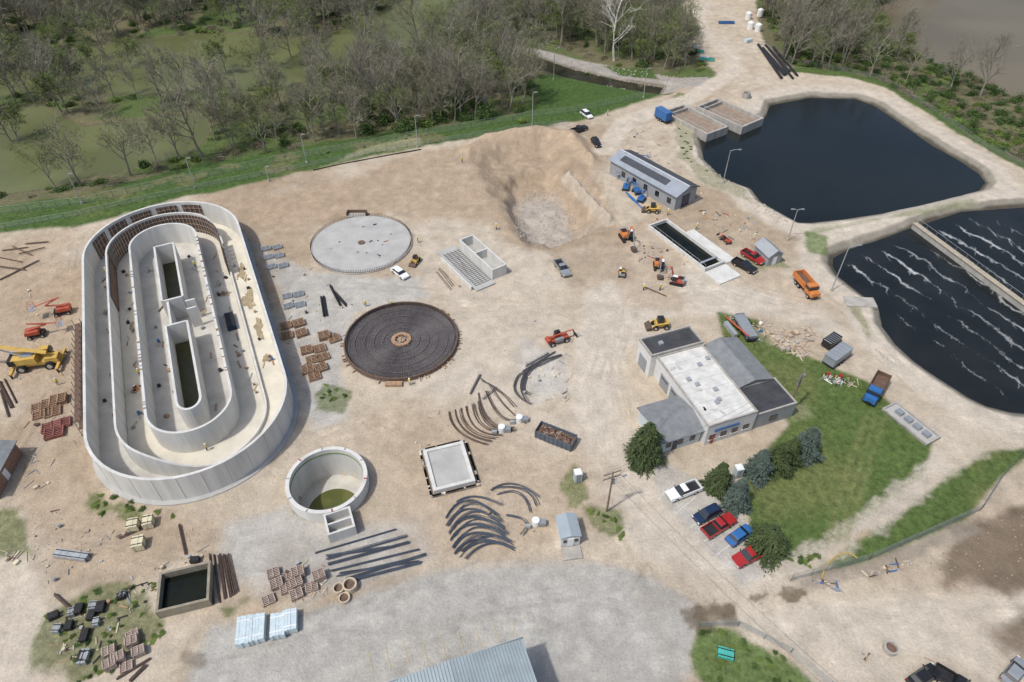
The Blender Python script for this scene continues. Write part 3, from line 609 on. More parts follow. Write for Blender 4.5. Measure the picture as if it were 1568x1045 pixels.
# ---------- vehicles ----------
def wheels(b,xs_,yw,r,wd=.26):
    for x in xs_:
        for s in (-1,1):
            b.tube([(x,s*yw-wd/2,r),(x,s*yw+wd/2,r)],r,RUB,14); b.tube([(x,s*(yw+wd/2)-.01*s,r),(x,s*(yw+wd/2)+.02*s,r)],r*.55,CHROME,10)
VM={}
def carmesh(kind,paint):
    key=(kind,paint.name)
    if key in VM: return VM[key]
    b=MB()
    if kind=='pickup':
        W=1.0; wheels(b,(-1.75,1.75),.88,.4)
        b.prof([(-2.8,.5),(2.75,.5),(2.85,.75),(2.8,1.02),(1.25,1.15),(-.55,1.15),(-.6,1.12),(-.6,.72),(-2.8,.72)],-W,W,paint,[0,0,.08,.12,.04,.03,.03,0,0])
        b.box((-1.7,.94,.95),(2.25,.12,.5),paint); b.box((-1.7,-.94,.95),(2.25,.12,.5),paint); b.box((-2.77,0,.95),(.12,1.76,.5),paint); b.box((-1.7,0,.745),(2.1,1.74,.04),BLK)
        b.prof([(1.2,1.14),(.55,1.68),(-.45,1.7),(-.58,1.14)],-.9,.9,GLASS,[0,.16,.16,0]); b.prof([(.5,1.69),(.45,1.76),(-.38,1.77),(-.44,1.69)],-.75,.75,paint,[0,.04,.04,0])
        b.box((.05,0,1.4),(.09,1.66,.5),paint,ty=.86); b.box((2.83,0,.75),(.08,1.5,.3),CHROME); b.box((-2.85,0,.55),(.1,1.8,.18),CHROME)
        for s in (-1,1): b.box((2.79,s*.78,.86),(.12,.3,.18),WHT); b.box((-2.83,s*.9,.95),(.04,.14,.35),TAILL); b.box((.95,s*1.06,1.22),(.15,.2,.16),BLK)
    else:
        suv=kind=='suv'; Ht=1.72 if suv else 1.42; W=.92; Ln=2.35; wheels(b,(-1.4,1.42),.8,.34,.22)
        b.prof([(-Ln,.4),(Ln-.05,.38),(Ln,.65),(Ln-.25,.86),(1.1,.98),(-1.7,1.02),(-Ln+.05,.95)],-W,W,paint,[.05,.05,.12,.12,.04,.04,.1])
        rb=-2.1 if suv else -1.75
        b.prof([(1.15,.97),(.45,Ht-.05),(rb+.45,Ht-.05),(rb,1.0)],-.84,.84,GLASS,[0,.18,.18,0]); b.prof([(.5,Ht-.06),(.35,Ht),(rb+.6,Ht),(rb+.42,Ht-.06)],-.67,.67,paint,[0,.05,.05,0])
        for xx in (-.35,): b.box((xx,0,(Ht+.95)/2),(.09,1.66,Ht-1.02),paint,ty=.8)
        for s in (-1,1): b.box((Ln-.1,s*.68,.7),(.14,.34,.16),WHT); b.box((-Ln+.02,s*.72,.8),(.06,.3,.2),TAILL); b.box((.9,s*.98,1.02),(.14,.18,.13),BLK)
    o=b.obj('tmp'); me_=o.data; bpy.data.objects.remove(o); VM[key]=me_; return me_
def car(name,kind,paint,a,c):
    x,y,an,l=ctr(a,c); link(name,carmesh(kind,paint),(x,y,gz(x,y)),an,bev=.03)
car('pickup_truck','pickup',WHT,(1068,747),(1022,765)); car('suv','suv',DBLUE,(1097,783),(1066,799)); car('pickup_truck','pickup',RED,(1078,822),(1120,796))
car('parked_car','car',BLUE,(1120,831),(1143,815)); car('pickup_truck','pickup',RED,(1170,842),(1122,866))
car('parked_car','car',WHT,(600,412),(626,431)); car('pickup_truck','pickup',GREYP,(852,402),(870,428)); car('pickup_truck','pickup',BLACKP,(1122,402),(1156,420)); car('pickup_truck','pickup',RED,(1136,388),(1168,407))
car('pickup_truck','pickup',BLACKP,(872,207),(900,197)); car('suv','suv',BLACKP,(905,212),(920,232)); car('van','suv',WHT,(888,172),(908,186)); car('parked_car','car',GREYP,(1540,1045),(1560,1020)); car('parked_car','car',BLACKP,(1398,1048),(1425,1030)); car('pickup_truck','pickup',BLACKP,(1448,1042),(1478,1060))
def dump(name,paint,a,c,bed=None):
    x,y,an,l=ctr(a,c); b=MB(); wheels(b,(-2.2,-1.1,2.6),1.0,.5,.4); b.box((0,0,.9),(7.4,.9,.35),BLK); b.box((2.9,0,1.3),(1.5,2.1,.9),paint,tx=.85,ty=.9); b.box((1.7,0,1.85),(1.4,2.3,1.9),paint,tx=.85,ty=.9); b.box((1.75,0,2.2),(1.5,2.34,.6),GLASS,tx=.93,ty=.95)
    bd=bed or paint; b.box((-1.5,0,1.25),(4.6,2.3,.15),bd); b.box((-1.5,1.15,1.9),(4.6,.12,1.3),bd); b.box((-1.5,-1.15,1.9),(4.6,.12,1.3),bd); b.box((.85,0,2.0),(.12,2.2,1.5),bd); b.box((-3.8,0,1.8),(.12,2.2,1.1),bd); b.box((-1.5,0,1.5),(4.4,2.1,.3),FORM)
    for i in range(5): b.box((-3.4+i*.95,1.24,1.9),(.12,.08,1.2),bd); b.box((-3.4+i*.95,-1.24,1.9),(.12,.08,1.2),bd)
    b.obj(name,(x,y,gz(x,y)),an,bev=.03)
dump('dump_truck',ORG,(1218,427),(1248,462)); dump('flatbed_truck',BLUE,(1346,588),(1328,620),FORM)
def excav(name,paint,u,v,ang,reach=5,up=3.5,sc=1):
    x,y=G(u,v); b=MB()
    for s in (-1,1):
        b.prof([(-1.9,.15),(-1.6,0),(1.6,0),(1.9,.15),(1.95,.55),(1.6,.8),(-1.6,.8),(-1.95,.55)],s*1.1-.28,s*1.1+.28,RUB)
        for i in range(9): b.box((-1.6+i*.4,s*1.1,.82),(.12,.56,.06),BLK)
    b.box((0,0,.75),(2.2,1.8,.4),BLK); b.box((-.5,0,1.45),(3.0,2.4,.9),paint,tx=.94,ty=.94); b.box((-1.7,0,1.5),(.6,2.3,1.0),GREYP); b.box((.7,.75,2.1),(1.5,.95,1.6),GLASS,tx=.85,ty=.9); b.box((.66,.75,2.95),(1.3,.85,.1),WHT); b.box((-1.0,-.3,1.97),(1.4,1.4,.15),BLK)
    k=[(1.0,-.2,1.5),(reach*.5,-.2,1.5+up),(reach*.75,-.2,1.4+up),(reach*1.05,-.2,1.2)]
    b.tube(k[:2],.26,paint,4,.22); b.tube(k[1:3],.24,paint,4,.2); b.tube(k[2:],.2,GREYP,4,.13); b.tube([(1.4,-.2,1.1),(reach*.45,-.2,1.2+up*.7)],.09,STEEL,6)
    b.prof([(reach*.92,1.2),(reach*1.15,1.1),(reach*1.2,.6),(reach,.15),(reach*.85,.5)],-.75,.35,RUST)
    b.obj(name,(x,y,gz(x,y)),math.radians(ang),bev=.03).scale=(sc,)*3
excav('excavator',ORG,958,366,-75,5.5,4,.9); excav('excavator',ORG,1008,410,-95,5,4,.8); excav('excavator',ORED,1036,434,160,4.5,3.5,.75); excav('mini_excavator',YEL,952,422,80,3.2,2,.55)
excav('excavator',ORG,210,600,80,2.5,1.5,.4)
def loader(name,paint,u,v,ang,sc=1):
    x,y=G(u,v); b=MB(); wheels(b,(-1.0,1.0),.8,.5,.4); b.box((-.3,0,1.0),(2.6,1.3,.8),paint,tx=.92); b.box((.1,0,1.75),(1.2,1.2,1.0),GLASS,tx=.85,ty=.88); b.box((.08,0,2.28),(1.15,1.1,.08),BLK)
    for s in (-1,1): b.tube([(-1.2,s*.75,1.5),(1.1,s*.75,1.2),(1.9,s*.75,.5)],.13,paint,4)
    b.prof([(1.8,.1),(2.6,.1),(2.7,.3),(2.0,.9),(1.8,.9)],-1.0,1.0,RUST); b.obj(name,(x,y,gz(x,y)),math.radians(ang),bev=.03).scale=(sc,)*3
loader('skid_steer_loader',YEL,999,325,170,1.0); loader('wheel_loader',YEL,1010,501,185,1.1); loader('skid_steer_loader',YEL,637,402,250,.8)
def tele(name,paint,a,c,sc=1,boomz=2.0):
    x,y,an,l=ctr(a,c); b=MB(); wheels(b,(-1.7,1.7),1.0,.6,.4); b.box((0,0,1.0),(4.8,1.5,.6),paint); b.box((-2.3,0,1.5),(1.0,1.5,.7),paint,tx=.8); b.box((.2,.75,1.75),(1.4,.8,1.3),GLASS,tx=.85); b.box((.2,.75,2.43),(1.2,.75,.08),BLK); b.box((0,-.8,1.3),(1.8,.6,.8),GREYP)
    b.tube([(-2.2,0,2.1),(3.6,0,boomz)],.22,paint,4,.18); b.tube([(3.6,0,boomz),(4.2,0,.7)],.14,BLK,4); b.box((4.3,0,.6),(.1,1.4,.8),BLK)
    for s in (-.4,.4): b.box((4.9,s,.3),(1.2,.12,.06),STEEL)
    b.obj(name,(x,y,gz(x,y)),an,bev=.03).scale=(sc,)*3
tele('telehandler',ORED,(835,530),(872,518),.9,2.2); tele('telehandler',ORED,(1120,378),(1100,362),.6)
def boomlift(name,paint,u,v,ang,sc=1,up=1.5):
    x,y=G(u,v); b=MB(); wheels(b,(-1.1,1.1),.9,.42,.32); b.box((0,0,.8),(2.9,1.5,.5),BLK); b.box((-.4,0,1.35),(2.6,1.8,.7),paint,tx=.9); b.tube([(-1.2,0,1.8),(2.4,0,2.0+up*.4)],.2,paint,4); b.tube([(2.2,0,2.1+up*.4),(-.6,0,2.5+up)],.16,paint,4); b.tube([(-.6,0,2.5+up),(4.2,0,1.4+up)],.14,paint,4)
    z=1.0+up
    for dx in (4.2,5.2):
        for dy in (-.8,.8): b.tube([(dx,dy,z),(dx,dy,z+1.1)],.04,STEEL,4)
    b.box((4.7,0,z),(1.1,1.7,.08),STEEL)
    for zz in (.55,1.1):
        b.tube([(4.2,-.8,z+zz),(5.2,-.8,z+zz),(5.2,.8,z+zz),(4.2,.8,z+zz),(4.2,-.8,z+zz)],.035,paint,4)
    b.obj(name,(x,y,gz(x,y)),math.radians(ang)).scale=(sc,)*3
for (u,v,a_) in ((952,272,40),(958,290,75),(968,262,200),(974,296,110),(966,280,150),(982,308,60),(972,250,10)): boomlift('boom_lift',BLUE,u,v,a_,.8,.8)
boomlift('boom_lift',ORED,58,515,20,1.0,.8); boomlift('boom_lift',ORED,98,480,200,1.0,1.5)
x,y=G(62,560); b=MB(); wheels(b,(-2.4,2.4),1.4,.85,.6); b.box((0,0,1.3),(8,2.0,.7),YEL)
for xx in (-3.9,3.9): b.box((xx,0,.95),(.5,5.6,.4),YEL)
for xx in (-3.9,3.9):
    for s in (-2.7,2.7): b.tube([(xx,s,0),(xx,s,1)],.18,BLK,8)
b.box((-1.5,0,2.3),(4.2,2.6,1.3),YEL,tx=.95); b.box((1.6,1.1,2.5),(2.0,1.1,1.7),YEL,tx=.85); b.box((1.8,1.12,2.75),(2.0,1.14,.8),GLASS,tx=.9); b.box((-3.6,0,2.3),(1.2,2.7,1.2),BLK); b.box((-1,0,2.98),(2,1.2,.15),GREYP)
b.box((2.8,0,1.9),(2.2,1.9,.6),YEL)
cr=b.obj('rough_terrain_crane',(x,y,0),math.radians(12),bev=.04)
o=MB(); o.tube([(2.5,-.3,3.2),(-9,.6,6.8)],.48,YEL,4,.44); o.tube([(-9,.6,6.8),(-17,1.3,9.3)],.36,YEL,4,.33); o.tube([(-17,1.3,9.3),(-23,1.8,11.2)],.28,YEL,4,.25); o.tube([(-1,-.2,2.4),(-6,.3,5.5)],.16,STEEL,8); o.obj('telescopic_boom',parent=cr)
x,y,an,l=ctr((822,662),(880,685)); b=MB(); DG=M('dumpster_steel',(.10,.12,.15),.6,.2,1)
for s in (-1,1):
    b.box((0,s*1.2,.95),(6.6,.1,1.6),DG)
    for i in range(9): b.box((-3.1+i*.78,s*1.29,.95),(.12,.1,1.6),DG)
for s in (-1,1): b.box((s*3.3,0,.95),(.1,2.4,1.6),DG)
b.box((0,0,.6),(6.5,2.3,.9),FORM)
for i in range(60): b.box((random.uniform(-2.9,2.9),random.uniform(-.9,.9),1.12),(random.uniform(.3,1.2),.15,.15),random.choice([WOOD,FORM,BRICK,FORM,PAL]),rz=random.random()*3)
b.obj('rolloff_dumpster',(x,y,0),an)
def trailer(name,a,c,top,L_=5.5,W_=2.3,h=1.8):
    x,y,an,l=ctr(a,c); b=MB(); wheels(b,(-.6,.4),W_/2,.38,.25); b.box((0,0,.7),(L_,W_,.25),BLK); b.box((-.2,0,.8+h/2),(L_-.4,W_-.1,h),top,tx=.97,ty=.97); b.box((-.2,0,.85+h),(L_-.3,W_,.08),top); b.tube([(L_/2,0,.6),(L_/2+1.3,0,.5)],.07,BLK,4); b.box((-L_/2+.15,0,1.6),(.1,W_*.8,h*.85),STEEL)
    for i in range(5): b.box((-L_/2+.8+i*(L_-1.2)/5,0,.92+h),(.08,W_,.06),STEEL)
    b.obj(name,(x,y,gz(x,y)),an,bev=.03)
trailer('equipment_trailer',(1262,565),(1296,540),GREYP,6,2.4,1.7); trailer('utility_trailer',(1262,535),(1280,522),BLACKP,4,2,1); trailer('shipping_container',(1003,178),(1027,192),BLUE,5.5,2.4,2.3); trailer('flatbed_trailer',(1128,487),(1152,528),GREYP,7,2.2,.5)
x,y,an,l=ctr((1112,490),(1140,525)); b=MB()
b.tube([(-4,0,.5),(4,0,2.2)],.22,ORED,4); b.box((0,-1.2,.7),(4,.8,1.0),STEEL); b.box((0,1.4,.6),(3,.9,.9),DBLUE)
for i in range(5): b.tube([(-3+i*1.5,.4,0),(-3+i*1.5,0,1+i*.3)],.06,RUST,4)
b.obj('conveyor_equipment',(x,y,0),an)
# ---------- material stocks ----------
def bars(name,segs,mat,k=7,r=.05,z=.12,spread=.12):
    b=MB()
    for s in segs:
        P=[G(*p) for p in s]
        if len(P)==3:
            Q=[((1-t)**2*P[0][0]+2*t*(1-t)*(2*P[1][0]-.5*P[0][0]-.5*P[2][0])+t*t*P[2][0],(1-t)**2*P[0][1]+2*t*(1-t)*(2*P[1][1]-.5*P[0][1]-.5*P[2][1])+t*t*P[2][1]) for t in [i/10 for i in range(11)]]
        else: Q=P
        for j in range(k):
            ox_,oy_=random.gauss(0,spread),random.gauss(0,spread); z0=z+random.uniform(0,.22); ex=random.uniform(-.04,.04)
            b.tube([(x+ox_+ex*i,y+oy_,z0) for i,(x,y) in enumerate(Q)],r,mat,4)
    b.obj(name)
bars('straight_rebar_bundle',[[(490+i*7+random.uniform(-6,6),848+i*9),(612+i*8+random.uniform(-8,8),812+i*10)] for i in range(6)],EPO,7)
bars('straight_rebar_bundle',[[(520,880),(640,862)],[(530,888),(652,850)],[(500,852),(600,838)]],EPO,6)
bars('curved_rebar_bundle',[[(682+i*3,795+i*11),(715+i*3,768+i*12),(760+i*5,790+i*10)] for i in range(6)],EPO,8)
bars('curved_rebar_bundle',[[(690+i*3,800+i*11),(725+i*3,772+i*12),(768+i*4,800+i*9)] for i in range(6)],EPO,4)
bars('curved_rebar_bundle',[[(755,748),(800,750),(822,775)],[(762,758),(795,757),(812,785)],[(752,752),(785,742),(825,762)],[(700,770),(730,762),(770,775)],[(712,858),(745,835),(785,842)],[(706,845),(745,822),(783,830)],[(775,790),(805,800),(800,820)]],EPO,4)
bars('curved_rebar_bundle',[[(688+i*9,632-i*3),(703+i*9,662-i*2),(745+i*8,682-i*5)] for i in range(6)],RUST,5)
bars('curved_rebar_bundle',[[(733,603),(750,645),(790,660)],[(745,600),(770,640),(800,640)],[(738,585),(765,600),(790,625)],[(752,592),(775,625),(805,650)]],RUST,4)
bars('curved_rebar_bundle',[[(795,575),(790,600),(815,620)],[(805,570),(798,592),(808,615)],[(815,560),(800,590),(812,605)],[(858,545),(815,565),(800,600)]],REB,5)
bars('straight_rebar_bundle',[[(795,575),(860,545)],[(800,570),(850,540)],[(805,562),(840,542)],[(735,580),(770,605)],[(740,612),(760,595)],[(720,605),(735,575)]],REB,5)
bars('steel_pipe_stack',[[(322+i*7,850-i*0),(328+i*9,925-i*4)] for i in range(5)],RUST,4,.10)
bars('steel_pipe_stack',[[(275,805),(285,850)],[(180,825),(225,805)],[(85,912),(110,935)],[(230,1010),(180,1040)],[(225,1020),(200,1045)]],RUST,4,.10)
bars('steel_pipe_stack',[[(0,585),(20,625)],[(8,582),(26,618)],[(0,600),(12,640)]],RUST,5,.1)
bars('form_tie_bundle',[[(40,375),(75,372)],[(30,390),(70,380)],[(0,430),(60,400)],[(20,378),(50,392)],[(0,410),(40,415)],[(5,385),(45,380)],[(0,395),(35,402)]],RUST,4,.06)
bars('straight_rebar_bundle',[[(668,418),(690,445)],[(672,412),(694,440)],[(985,440),(1020,455)],[(700,395),(715,420)]],RUST,4)
bars('black_pipe_stack',[[(1160+i*6,70+i*1+(i%2)*5),(1196+i*6,122+i*0-(i%3)*5)] for i in range(5)],BLK,3,.35,.35,.3)
bars('blue_pipe_rack',[[(962,302),(985,322)],[(958,296),(976,312)],[(975,242),(990,256)]],BLUE,4,.12)
bars('black_pipe_stack',[[(495,455),(500,485)],[(505,440),(520,470)],[(512,450),(530,470)]],BLK,2,.22,.25,.2)
def panels(name,cells,mat,w=3.0,d=3.0,lay_=4,ang=25,jit=4):
    b=MB()
    for (u,v) in cells:
        x,y=G(u,v); a=math.radians(ang+random.uniform(-jit,jit)); z=.1
        for l_ in range(random.randint(2,lay_)):
            a_=a+random.uniform(-.04,.04)
            for i in range(6):
                o=(i/5-.5)*d*.94; b.box((x-o*math.sin(a_),y+o*math.cos(a_),z),(w,.13,.12),mat,rz=a_)
            for i in range(3):
                o=(i/2-.5)*w*.94; b.box((x+o*math.cos(a_),y+o*math.sin(a_),z+.12),(.13,d,.10),mat,rz=a_)
            z+=.25
        b.box((x,y,.06),(w*.9,d*.9,.08),FORM,rz=a)
    b.obj(name)
panels('wood_form_panels',[(438,500),(458,497),(440,515),(462,512),(470,538),(490,535),(478,552),(495,548),(472,568),(492,565),(482,578),(497,517),(512,520)],WOOD,2.2,2.0)
panels('wood_form_panels',[(62,625),(78,620),(92,615),(64,635),(82,632)],WOOD,2.6,2.2)
panels('metal_form_panels',[(408,382),(425,380),(412,395),(428,393),(416,410),(434,408),(440,455),(458,452),(442,470),(460,468)],STEEL,2.0,1.5,2)
panels('stacked_red_frames',[(80,655),(95,650),(85,665)],M('red_oxide_frame',(.28,.11,.09),.7,.2,1),3,2.2,3)
panels('pallet_stacks',[(412,920),(425,897),(440,903),(455,912),(440,885),(458,880),(478,900),(490,885),(420,880),(455,895)],PAL,1.7,1.4,5)
panels('pallet_stacks',[(170,1000),(185,1010),(205,985),(215,1000),(172,1020),(195,1022),(205,975)],PAL,1.5,1.2,5)
def bundles(name,quads,mat,h=1.2):
    b=MB()
    for (u,v,w,d,a_) in quads:
        x,y=G(u,v); a_=math.radians(a_)
        for i in range(5):
            o=(i/4-.5)*w*.8; xx=x+o*math.cos(a_); yy=y+o*math.sin(a_)
            b.box((xx,yy,h*.5+.12),(w*.19,d*random.uniform(.92,1),h*random.uniform(.85,1)),mat,rz=a_)
        for j in (-.3,.3): b.box((x-j*d*math.sin(a_),y+j*d*math.cos(a_),h*.5+.14),(w+.03,.12,h+.02),BLK if mat is not WRAP else WHT,rz=a_)
        b.box((x,y,.1),(w*.9,d*.9,.2),WOOD,rz=a_)
    b.obj(name)
bundles('wrapped_material_bundle',[(378,970,2.1,4.0,12),(397,966,1.9,3.8,12),(428,962,1.9,3.3,12),(446,955,1.9,3.0,12)],WRAP,1.2)
bundles('cream_form_boxes',[(207,808,1.5,1.8,15),(230,803,1.4,1.8,15),(215,836,1.6,1.9,15)],CREAM,1.3)
bundles('steel_bin',[(112,853,5,1.3,-8)],STEEL,.7)
bundles('black_crates',[(85,945,1.2,1.0,30),(108,960,.9,1.3,10),(123,935,1.0,1.5,8),(142,945,.9,1.4,5),(156,932,1.1,1.6,10),(188,915,1,1,20),(132,975,.9,1.8,8),(128,1008,.9,1.6,5),(300,860,1.2,.9,5)],BLK,.7)
bundles('grey_crates',[(131,1008,1.1,2.0,5),(190,912,.8,.8,5),(112,940,.8,1.2,20),(145,930,1,1.2,5),(90,965,1,1.2,0),(150,955,.8,1.2,12)],M('grey_crate',(.30,.32,.32),.6,.2,1),.7)
bundles('teal_crates',[(1110,1003,2.0,1.4,-15)],TEAL,.6)
bundles('teal_pipe_bundle',[(1040,62,4,1.4,-30),(1066,80,5,1.4,-30),(1082,93,5,1.5,-15)],TEAL,.8)
bundles('blue_pipe_bundle',[(1112,37,6,1.4,0)],BLUE,.8); bundles('wrapped_material_bundle',[(1078,92,3,1.4,-20),(1145,65,3,1.6,30),(1065,75,2,1.2,-30)],WRAP,1)
a,an,w,d=framepx((1420,680),(1442,668),(1360,620),.7); b=MB(); b.box((w/2,d/2,.1),(w,d,.4),CONG); hollow(b,w,d,.6,.3,CONO)
for i in range(4): b.box((w/2,1.5+i*d/5,.6),(1.0,1.2,.7),random.choice([STEEL,GREYP,CONO]))
b.obj('equipment_pad',(a.x,a.y,0),an)
b=MB()
for (u,v) in ((1163,25),(1145,30),(1148,45),(1160,48)):
    x,y=G(u,v); b.tube([(x,y,0),(x,y,2.4)],1.2,WHT,14); b.tube([(x,y,2.4),(x,y,2.9)],1.2,WHT,14,.4)
b.obj('white_storage_tanks')
b=MB()
for (u,v,r,h) in ((520,905,.8,1.0),(537,900,1.0,1.1),(528,918,.8,.6),(1142,150,1.3,1.6),(1362,995,.9,.8)):
    x,y=G(u,v); b.ring(circ(r,20,x,y),circ(r*.78,20,x,y),0,h,CONO if u>600 else WOODL); b.prism(circ(r*.77,16,x,y),0,h*.5,FORM)
b.obj('manhole_rings')
b=MB()
for (u,v) in ((820,803),(795,645),(768,660)):
    x,y=G(u,v); b.tube([(x,y,.0),(x,y,1.2)],.6,WHT,12); b.box((x+1,y,.5),(1.1,.9,.8),GREYP); b.box((x-1.2,y-.6,.4),(.8,.5,.6),STEEL)
b.obj('water_tote_tanks')
for (u,v) in ((884,735),(1128,728)):
    x,y=G(u,v); b=MB(); b.box((0,0,1.1),(1.15,1.15,2.1),M('toilet_cabin',(.42,.50,.52),.5,.1,1)); b.box((0,0,2.22),(1.25,1.25,.18),WHT,tx=.8,ty=.8); b.box((0,-.59,1.05),(.7,.04,1.8),GREYP); b.tube([(.4,.4,2.2),(.4,.4,2.6)],.06,WHT,6); b.obj('portable_toilet',(x,y,0),.2,bev=.03)
def clutter(name,px,n,mats,big=1.0,rocks=.2):
    P=GP(px); A=np.array(P); b=MB(); xs0=RS.uniform(A[:,0].min(),A[:,0].max(),n*6); ys0=RS.uniform(A[:,1].min(),A[:,1].max(),n*6)
    k=sdf(P,xs0,ys0)<0
    if rocks<.9: k&=fbm(xs0,ys0,7,44)>-.04
    xs0=xs0[k][:n];ys0=ys0[k][:n]; zs=hfun(xs0,ys0); fx=random.random()*3
    for x,y,z in zip(xs0,ys0,zs):
        r=random.random(); m=random.choice(mats); a_=fx+random.choice([0,1.57])+random.gauss(0,.3)
        if r<rocks:
            s=random.uniform(.12,.5)*big; q=[(x+s*random.uniform(.5,.9)*math.cos(t_+a_),y+s*random.uniform(.5,.9)*math.sin(t_+a_)) for t_ in (0,1.2,2.4,3.6,4.9)]
            mm=random.choice(mats) if rocks>.9 else ROCKB; b.add([(px_,py_,z-.05) for px_,py_ in q]+[(x+(px_-x)*.6,y+(py_-y)*.6,z+s*random.uniform(.4,.6)) for px_,py_ in q],[(5,6,7,8,9)]+[(i,(i+1)%5,5+(i+1)%5,5+i) for i in range(5)],mm)
        elif r<.7: b.box((x,y,z+.08),(random.uniform(.6,2.4)*big,random.uniform(.08,.22),.1),m,rz=a_,tilt=random.uniform(-.03,.06))
        elif r<.88: s=random.uniform(.25,.75)*big; b.box((x,y,z+s*.3),(s,s*random.uniform(.6,1.4),s*.6),m,rz=a_)
        elif r<.96: l_=random.uniform(.8,2.5)*big; b.tube([(x,y,z+.1),(x+l_*math.cos(a_),y+l_*math.sin(a_),z+.12)],.06,m,5)
        else: b.tube([(x,y,z),(x,y,z+.6)],.25,m,9)
    b.obj(name)
mix=[WOOD,WOODL,WOODL,STEEL,RUST,PAL,PAL,CONO,CREAM,GREYP]; mixc=mix+mix+[ORG,BLUE,RED,WHT,WHT,BLK,BLK]
clutter('scattered_site_debris',[(0,640),(125,640),(125,740),(40,760),(0,700)],36,mix,.8,.4)
clutter('scattered_site_debris',[(0,440),(120,440),(120,600),(0,600)],22,mix,.8)
clutter('scattered_site_debris',[(380,380),(560,440),(540,500),(450,600),(400,500)],50,mix,.7)
clutter('scattered_site_debris',[(470,560),(700,560),(720,700),(560,680)],40,mix,.6,.5)
clutter('scattered_site_debris',[(820,480),(880,480),(880,620),(800,650),(720,600)],45,mix,.7)
clutter('scattered_site_debris',[(975,370),(1050,390),(1060,450),(980,450)],80,mixc,.7,.4)
clutter('scattered_site_debris',[(960,200),(1050,210),(1075,300),(1000,340)],60,mixc,.7)
clutter('scattered_site_debris',[(1060,320),(1150,330),(1170,380),(1110,380)],45,mixc,.8)
clutter('lumber_pile',[(1165,492),(1250,505),(1230,550),(1190,535)],150,[WOODL,WOOD,PAL,CONO,WOODL,ROCKB],1.2,.15)
clutter('yard_junk',[(1255,540),(1335,575),(1320,600),(1260,585)],60,mixc,.8)
clutter('yard_junk',[(1100,480),(1165,480),(1175,530),(1110,530)],50,mixc,.8)
clutter('yard_junk',[(75,935),(235,890),(250,960),(180,1030),(80,1010)],80,mix+[BLK,BLK],.65)
clutter('scattered_site_debris',[(40,780),(230,790),(330,850),(230,890),(60,900)],45,mix,.7,.5)
clutter('scattered_site_debris',[(0,840),(60,840),(70,880),(20,880)],14,mix,.8)
clutter('scattered_site_debris',[(400,870),(500,860),(510,920),(400,930)],30,mix,.6)
clutter('scattered_site_debris',[(640,680),(830,740),(840,830),(700,800)],30,mix,.6)
clutter('roadside_scrap_pile',[(1240,890),(1340,875),(1390,855),(1400,865),(1280,905)],60,mix+[BLUE,GREYP,RUST],.8)
clutter('roadside_scrap_pile',[(1290,995),(1400,985),(1440,1020),(1300,1030)],26,mix,.8)
clutter('roadside_scrap_pile',[(1130,20),(1180,20),(1200,120),(1150,70)],30,mixc,.9)
clutter('riprap_stones',[(800,66),(900,86),(1085,116),(1080,132),(940,124),(800,80)],700,[CONO,PAL,ROCKB],1.0,1)
clutter('riprap_stones',[(1065,235),(1150,295),(1210,340),(1200,350),(1140,310),(1060,250)],260,[CONO,ROCKB],.8,1)
clutter('pit_rubble',[(785,270),(845,264),(915,350),(860,368),(790,360)],420,[ROCKB,ROCKB,PAL,CONO],1.0,1)
clutter('loose_stones',[(480,300),(850,200),(930,330),(850,390),(640,340)],600,[ROCKB,ROCKB,PAL],.6,1)
clutter('loose_stones',[(440,640),(1000,640),(960,860),(600,900),(400,800)],400,[ROCKB,CONO],.4,1)
clutter('loose_stones',[(1420,860),(1600,760),(1600,900),(1450,900)],160,[PAL,BRICK],.5,1)
clutter('loose_stones',[(0,350),(120,350),(120,600),(0,640)],160,[ROCKB,CONO],.45,1)
clutter('loose_stones',[(40,780),(330,800),(330,900),(60,900)],200,[ROCKB,CONO],.45,1)
# ---------- fences, poles ----------
FM=M('fence_wire',(.20,.22,.21),.6,.1,1,metal=.3)
def fence(name,px,h=1.9,step=3.0):
    b=MB(); P=GP(px)
    for (x0,y0),(x1,y1_) in zip(P,P[1:]):
        L_=math.hypot(x1-x0,y1_-y0); n=max(1,int(L_/step)); t=np.linspace(0,1,n+1); X_=x0+(x1-x0)*t; Y_=y0+(y1_-y0)*t; Z_=hfun(X_,Y_)
        for i in range(n+1): b.tube([(X_[i],Y_[i],Z_[i]-.1),(X_[i],Y_[i],Z_[i]+h)],.055,FM,4)
        for hh in (.08,h*.22,h*.36,h*.5,h*.64,h*.78,h-.02): b.tube([(X_[i],Y_[i],Z_[i]+hh) for i in range(n+1)],.018 if hh<h-.1 else .04,FM,3)
    b.obj(name)
fence('chain_link_fence',[(-60,345),(0,328),(130,312),(300,275),(420,250),(640,210),(815,180),(885,172),(985,150)])
fence('chain_link_fence',[(-60,362),(120,330),(300,290),(440,262),(640,222),(870,190)],1.3)
fence('chain_link_fence',[(1210,890),(1330,858),(1500,782),(1530,735),(1575,680)]); fence('chain_link_fence',[(1190,85),(1290,110),(1345,118),(1420,165),(1500,222),(1575,262)],1.5)
fence('chain_link_fence',[(1070,960),(1130,958),(1210,1000),(1270,1050)],1.4)
b=MB(); P=GP([(480,262),(520,253),(600,238),(645,230)])
for p,q_ in zip(P,P[1:]):
    x=(p[0]+q_[0])/2;y=(p[1]+q_[1])/2; b.box((x,y,.15),(math.hypot(p[0]-q_[0],p[1]-q_[1]),.06,.4),BLK,rz=math.atan2(q_[1]-p[1],q_[0]-p[0]))
b.obj('silt_fence')
